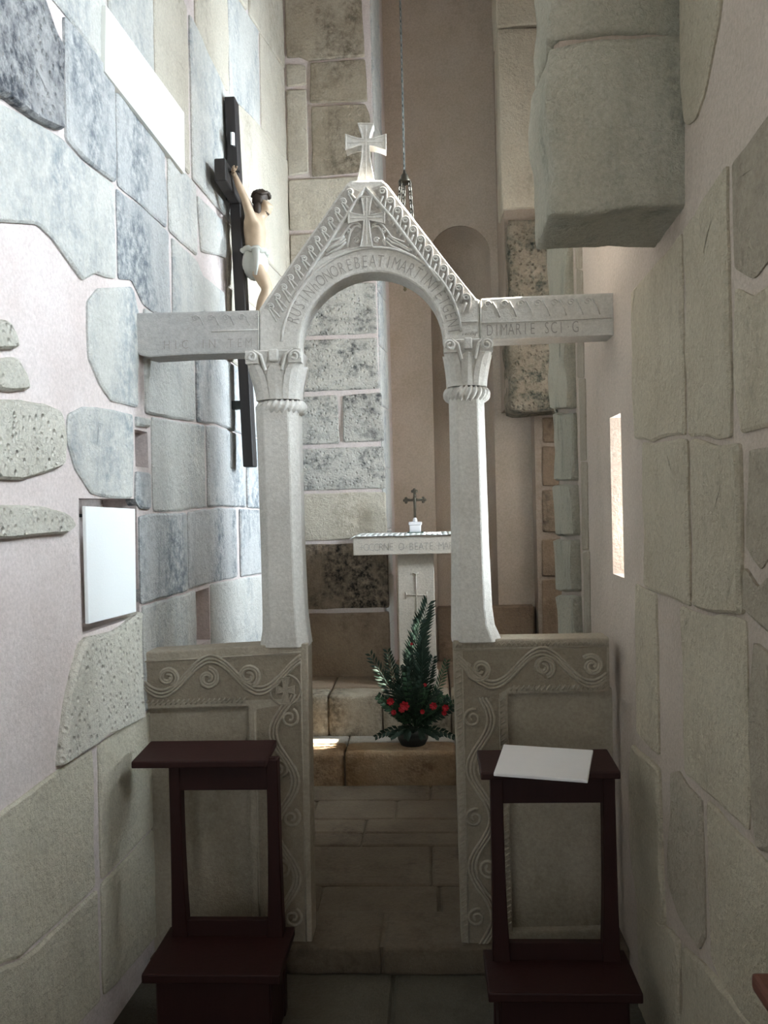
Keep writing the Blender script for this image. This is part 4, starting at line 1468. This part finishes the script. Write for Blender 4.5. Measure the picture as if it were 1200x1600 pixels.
for pts in ([(0, 0.13), (0, -0.2)], [(-0.06, 0), (0.06, 0)], [(-0.065, 0.02), (-0.06, 0), (-0.065, -0.02)], [(0.065, 0.02), (0.06, 0), (0.065, -0.02)], [(-0.018, 0.135), (0, 0.13), (0.018, 0.135)]):
    s.tube([Vector((pcx + x, yf + 0.0005, cz + z)) for x, z in pts], 0.004, 5)
o = s.build('relief_cross', M['altar'], None, smooth=True)
o.parent = ped_
t_ = '+OCCRNE·O·BEATE MARIE'
hA = 0.052


def altar_place(i, v, n=len(t_)):
    pxx = 561 + (709 - 561) * (i + 0.5) / 19.0
    c = P(pxx, 861, YA)
    return Vector((c.x + v.x * hA * 0.95, YA - 0.0002 - v.z * 0.05, pz + 0.026 + v.y * hA * 1.25))


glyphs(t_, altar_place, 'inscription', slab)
# cloth
s = MB()
nx, ny = 24, 10
grid = []
for j in range(ny + 1):
    row = []
    for i in range(nx + 1):
        x = xl0 - 0.018 + (xl1 - xl0 + 0.036) * i / nx
        y = YA - 0.012 + 0.384 * j / ny
        z = ptop + 0.006
        if i == 0:
            z -= 0.018
        if i == nx:
            z -= 0.018
        if j == 0:
            z -= 0.004 + 0.001 * math.sin(x * 30)
        row.append(Vector((x, y, z)))
    grid.append(row)
for j in range(ny):
    for i in range(nx):
        s.quad(grid[j][i], grid[j][i + 1], grid[j + 1][i + 1], grid[j + 1][i])
o = s.build('altar_cloth', M['cloth'], None, smooth=True, rec=False)
md = o.modifiers.new('thick', 'SOLIDIFY'); md.thickness = 0.003; md.offset = 1
tag(o, 'white cloth lying on the altar slab', 'altar cloth')
# standing crucifix on the altar
YK = YA + 0.24
kb = P(649, 829, YK)
kb.z = ptop + 0.005
ktop = P(649, 766, YK)
ac = empty('altar_crucifix', (kb.x, YK, kb.z), 'small dark bronze crucifix on a pale base standing on the altar', 'crucifix')
s = MB()
s.box(kb.x - 0.05, kb.x + 0.05, YK - 0.05, YK + 0.05, kb.z - 0.002, kb.z + 0.008)
s.build('base_plate', M['green'], ac)
s = MB()
s.box(kb.x - 0.036, kb.x + 0.036, YK - 0.03, YK + 0.03, kb.z + 0.006, kb.z + 0.055)
s.box(kb.x - 0.042, kb.x + 0.042, YK - 0.035, YK + 0.035, kb.z + 0.052, kb.z + 0.072)
s.lathe((kb.x, YK, kb.z + 0.07), [(0.018, 0), (0.012, 0.02), (0.008, 0.03), (0.0, 0.03)], 12)
s.build('base', M['marble'], ac, bevel=0.004)
H = ktop.z - kb.z
s = MB()
s.box(kb.x - 0.008, kb.x + 0.008, YK - 0.005, YK + 0.005, kb.z + 0.085, kb.z + H)
zz = kb.z + H - 0.062
s.box(kb.x - 0.058, kb.x + 0.058, YK - 0.005, YK + 0.005, zz - 0.008, zz + 0.008)
for ex, ez in ((0, H - 0.008 - (zz - kb.z)), (-0.052, 0), (0.052, 0)):
    for k in range(3):
        g = math.atan2(ez, ex) + (k - 1) * 1.4
        blob(s, (kb.x + ex + 0.012 * math.cos(g), YK, zz + ez + 0.012 * math.sin(g)), 0.010, 0.006, 0.010, 8, 6)
cc = s.build('cross', M['bronze'], ac)
s = MB()
f0 = Vector((kb.x, YK - 0.012, zz))
s.tube([f0 + Vector((0, 0, 0.02)), f0, f0 + Vector((0, 0, -0.03)), f0 + Vector((0.003, -0.003, -0.06)), f0 + Vector((0, 0, -0.10))], lambda t: 0.011 - 0.006 * t, 8)
blob(s, f0 + Vector((0.002, -0.003, 0.028)), 0.010, 0.010, 0.012, 8, 6)
for sg in (-1, 1):
    s.tube([f0 + Vector((0, 0, 0.008)), f0 + Vector((sg * 0.025, 0, 0.004)), f0 + Vector((sg * 0.05, 0.002, 0.010))], 0.005, 6, 0.003)
s.build('figure', M['bronze'], ac, smooth=True)

# ------------------------------------------------------------------ flower arrangement on the lower step
YFW = 4.70
fb = P(645, 1146, YFW)
fb.z = Z_S1
flw = empty('flower_arrangement', tuple(fb), 'arrangement of dark palm fronds and red flowers on the altar step', 'flowers')
s = MB()
s.lathe((fb.x, fb.y, fb.z), [(0.0, 0.0), (0.07, 0.0), (0.085, 0.03), (0.09, 0.06), (0.08, 0.065), (0.0, 0.06)], 18)
s.build('basket', M['basket'], flw, smooth=True)
fr = random.Random(3)


def frond(base, tip, bend, n, ln, m, name, width=0.0055, droop=0.25):
    base, tip = Vector(base), Vector(tip)
    s = MB()
    pts = []
    for i in range(n + 1):
        t = i / n
        pts.append(base.lerp(tip, t) + Vector(bend) * (4 * t * (1 - t)))
    s.tube(pts, 0.004, 5, 0.0015)
    for i in range(2, n + 1):
        t = i / n
        d = (pts[i] - pts[i - 1]).normalized()
        sd_ = d.cross(Vector((0, -1, 0.05))).normalized()
        for sg in (-1, 1):
            L = ln * (0.55 + 0.45 * math.sin(math.pi * min(1, t * 0.9 + 0.1))) * fr.uniform(0.85, 1.1)
            dr = (d * 0.85 + sd_ * sg * 0.62 + Vector((0, -0.22 + fr.uniform(-.2, .2), 0))).normalized()
            a = pts[i]
            b_ = a + dr * L * 0.5
            c = a + dr * L + Vector((0, 0, -droop * L * 0.3))
            wv = (d.cross(dr).cross(dr)).normalized() * width * 1.35
            up = Vector((0, -0.0012, 0))
            s.add([a, b_ - wv, c, b_ + wv, b_ + up], [(0, 1, 4), (1, 2, 4), (2, 3, 4), (3, 0, 4)])
    return s.build(name, M[m], flw, rec=False)


def fp(x, y, dY=0.0):
    return P(x, y, YFW + dY)


frond(fp(648, 1130), fp(668, 946, -0.03), (-0.035, 0, 0), 34, 0.13, 'leaf', 'palm_frond', 0.0065)
frond(fp(648, 1130, -.02), fp(655, 975, -0.06), (-0.02, -0.02, 0), 30, 0.12, 'leaf', 'palm_frond', 0.006)
frond(fp(650, 1130, -.04), fp(660, 1000, -0.10), (0.01, -0.02, 0), 26, 0.10, 'leaf', 'palm_frond')
frond(fp(644, 1130, -.04), fp(625, 1045, -0.10), (-0.01, -0.02, 0), 20, 0.08, 'leaf', 'palm_frond')
frond(fp(646, 1130), fp(580, 1025, 0.03), (0.02, 0, -0.05), 24, 0.085, 'leaf', 'palm_frond')
frond(fp(642, 1130), fp(606, 1020, -0.05), (-0.01, 0, -0.02), 22, 0.085, 'leaf', 'palm_frond')
frond(fp(650, 1130), fp(697, 1035, 0.0), (0.015, 0, -0.02), 20, 0.06, 'leaf2', 'palm_frond', 0.004)
frond(fp(650, 1135), fp(640, 1030, -0.08), (0.0, -0.02, 0), 22, 0.09, 'leaf', 'palm_frond')
frond(fp(652, 1130), fp(676, 1030, -0.06), (0.0, -0.02, 0), 22, 0.08, 'leaf', 'palm_frond')
for k in range(18):
    g = fr.uniform(-1, 1)
    frond(fp(648, 1138, -0.03), fp(648 + 62 * g, 1115 - 45 * (1 - abs(g)) - fr.uniform(0, 30), -0.12 + fr.uniform(-.03, .05)), (0, -0.03, 0.01), 10, 0.055, fr.choice(['leaf', 'leaf', 'leaf2']), 'leaf_spray', 0.008)
for k in range(6):
    g = -1 + 2 * k / 5
    frond(fp(648, 1140, -0.04), fp(648 + 58 * g, 1150, -0.12), (0, -0.01, 0.02), 9, 0.05, 'leaf', 'leaf_spray', 0.007)


def flower(c, r_):
    s = MB()
    c = Vector(c)
    for lay, (nn, rr, tz) in enumerate(((7, 1.0, 0.25), (6, 0.75, 0.6), (4, 0.4, 0.9))):
        for k in range(nn):
            g = 2 * math.pi * k / nn + lay * 0.4
            d = Vector((math.cos(g), -tz * 0.8, math.sin(g))).normalized()
            sd_ = Vector((-math.sin(g), 0, math.cos(g)))
            t = c + d * r_ * rr
            m_ = c + d * r_ * rr * 0.55 + Vector((0, -0.004, 0))
            s.add([c, m_ - sd_ * r_ * 0.38 * rr, t - sd_ * r_ * 0.2 * rr, t + sd_ * r_ * 0.2 * rr, m_ + sd_ * r_ * 0.38 * rr, m_ + Vector((0, 0.004, 0))], [(0, 1, 5), (1, 2, 5), (2, 3, 5), (3, 4, 5), (4, 0, 5)])
    o = s.build('red_flower', M['red'], flw, rec=False)
    s = MB()
    s.tube([c + Vector((0, 0.004, -0.003)), (c + Vector((fb.x, fb.y, fb.z + 0.06))) * 0.5 + Vector((0, 0, 0.0)), Vector((fb.x, fb.y, fb.z + 0.06))], 0.0022, 5)
    q = s.build('stem', M['leaf'], None)
    q.parent = o
    return o


for x, y, r_ in ((610, 1096, 0.022), (632, 1103, 0.028), (628, 1108, 0.02), (677, 1103, 0.022), (696, 1106, 0.02), (615, 1113, 0.016), (643, 1006, 0.009), (664, 1070, 0.011), (694, 1114, 0.015), (660, 1112, 0.014)):
    flower(fp(x, y, -0.15 if r_ > 0.012 else -0.11), r_)

# ------------------------------------------------------------------ kneelers
def kneeler(desk, apron_y, posts, rail, board, label, yoff):
    """desk: front-left, front-right, back-right, back-left pixels; built from front plane Y0"""
    (fl, fr_, br, bl) = desk
    zd = 0.82
    A, B, C_, D_ = PZ(*fl, zd), PZ(*fr_, zd), PZ(*br, zd + 0.012), PZ(*bl, zd + 0.012)
    y0, y1 = (A.y + B.y) / 2, (C_.y + D_.y) / 2
    x0, x1 = (A.x + D_.x) / 2, (B.x + C_.x) / 2
    cx, hw = (x0 + x1) / 2, (x1 - x0) / 2
    root = empty('kneeler', (cx, (y0 + y1) / 2, 0), label, 'kneeler')
    s = MB()
    s.loft([[Vector((x0, y0, zd - 0.022)), Vector((x0, y0, zd)), Vector((x0, y1, zd + 0.012)), Vector((x0, y1, zd - 0.012))],
            [Vector((x1, y0, zd - 0.022)), Vector((x1, y0, zd)), Vector((x1, y1, zd + 0.012)), Vector((x1, y1, zd - 0.012))]])
    s.build('desk_top', M['wood'], root, bevel=0.005, seg=2)
    ys = y0 + 0.045
    xi0, xi1 = posts[0], posts[1]
    zap = P(cx * F / ys + 670, apron_y, ys).z
    s = MB()
    s.box(xi0 + 0.01, xi1 - 0.01, ys + 0.005, ys + 0.025, zap, zd - 0.008)
    s.build('apron', M['wood'], root, bevel=0.002)
    zb_, yb0, yb1 = board
    # two slender posts, thicker towards the foot
    prof = [(zd - 0.012, 0.0), (zap - 0.01, 0.0), (0.66, 0.000), (0.52, 0.002), (0.40, 0.006), (0.30, 0.012), (zb_ + 0.01, 0.016), (0.0, 0.016)]
    for sx, xo in ((1, xi0), (-1, xi1)):
        s = MB()
        rings = []
        for z, g in prof:
            rings.append([Vector((xo - sx * g * 0.3, ys, z)), Vector((xo + sx * (0.036 + g * 0.7), ys, z)), Vector((xo + sx * (0.036 + g * 0.7), ys + 0.045, z)), Vector((xo - sx * g * 0.3, ys + 0.045, z))])
        s.loft(rings)
        s.build('post', M['wood'], root, bevel=0.003)
    s = MB()
    s.box(xi0 + 0.01, xi1 - 0.01, ys + 0.01, ys + 0.035, zb_ - 0.06, zb_ + 0.05)
    s.build('back_rail', M['wood'], root, bevel=0.002)
    s = MB()
    s.box(xi0 - 0.03, xi1 + 0.03, yb0, ys + 0.07, zb_ - 0.028, zb_)
    s.build('kneeling_board', M['wood'], root, bevel=0.005, seg=2)
    s = MB()
    s.box(xi0 + 0.005, xi1 - 0.005, yb0 + 0.025, yb0 + 0.045, 0.0, zb_ - 0.026)
    s.build('front_board', M['wood'], root, bevel=0.002)
    for xo in (xi0, xi1 - 0.02):
        s = MB()
        s.box(xo, xo + 0.02, yb0 + 0.035, ys + 0.06, 0.001, zb_ - 0.026)
        s.build('side_board', M['wood'], root, bevel=0.002)
    return root, zd, (x0, x1, y0, y1)


k1 = kneeler(((204, 1192), (419, 1188), (431, 1155), (233, 1157)), 1236, (-0.845, -0.495), None, (0.25, 2.36), 'x', 0) if False else None
kL, zd, _ = kneeler(((206, 1191), (417, 1188), (431, 1155), (233, 1158)), 1236, (-0.838, -0.492), None, (0.25, 2.36, 2.66), 'dark red wooden kneeler with an empty desk top beside the stained wall', 0)
kR, zd, rc = kneeler(((738, 1201), (963, 1213), (963, 1174), (755, 1167)), 1256, (0.160, 0.520), None, (0.25, 2.28, 2.6), 'dark red wooden kneeler with white papers lying on its desk', 0)
# papers on the right kneeler
pp = [PZ(x, y, 0.837) for x, y in ((771, 1203), (918, 1212), (927, 1173), (787, 1166))]
y0, y1 = rc[2], rc[3]
for p in pp:
    p.z = 0.82 + 0.012 * (p.y - y0) / (y1 - y0) + 0.001
s = MB()
s.add(pp + [p + Vector((0, 0, 0.009)) for p in pp], [(3, 2, 1, 0), (4, 5, 6, 7), (0, 1, 5, 4), (1, 2, 6, 5), (2, 3, 7, 6), (3, 0, 4, 7)])
tag(s.build('paper_stack', M['paper'], None, bevel=0.0015), 'stack of blank white papers lying on the kneeler desk', 'papers')

# bench end by the right wall, only its corner in view
be = PXR(1187, 1518, 0.515)
bn = empty('bench', (0.56, 1.0, 0), 'red brown wooden bench end against the plastered wall', 'bench')
s = MB()
zt_ = be.z
s.box(0.50, XR - 0.03, 0.45, be.y, zt_ - 0.028, zt_)
s.build('top_rail', M['bench'], bn, bevel=0.008, seg=2)
s = MB()
s.box(0.535, 0.56, 0.47, be.y - 0.03, 0.45, zt_ - 0.026)
s.build('backrest', M['bench'], bn, bevel=0.003)
for y in (0.48, be.y - 0.075):
    s = MB()
    s.box(0.525, 0.59, y, y + 0.045, 0.0, zt_ - 0.026)
    s.build('leg', M['bench'], bn, bevel=0.004)
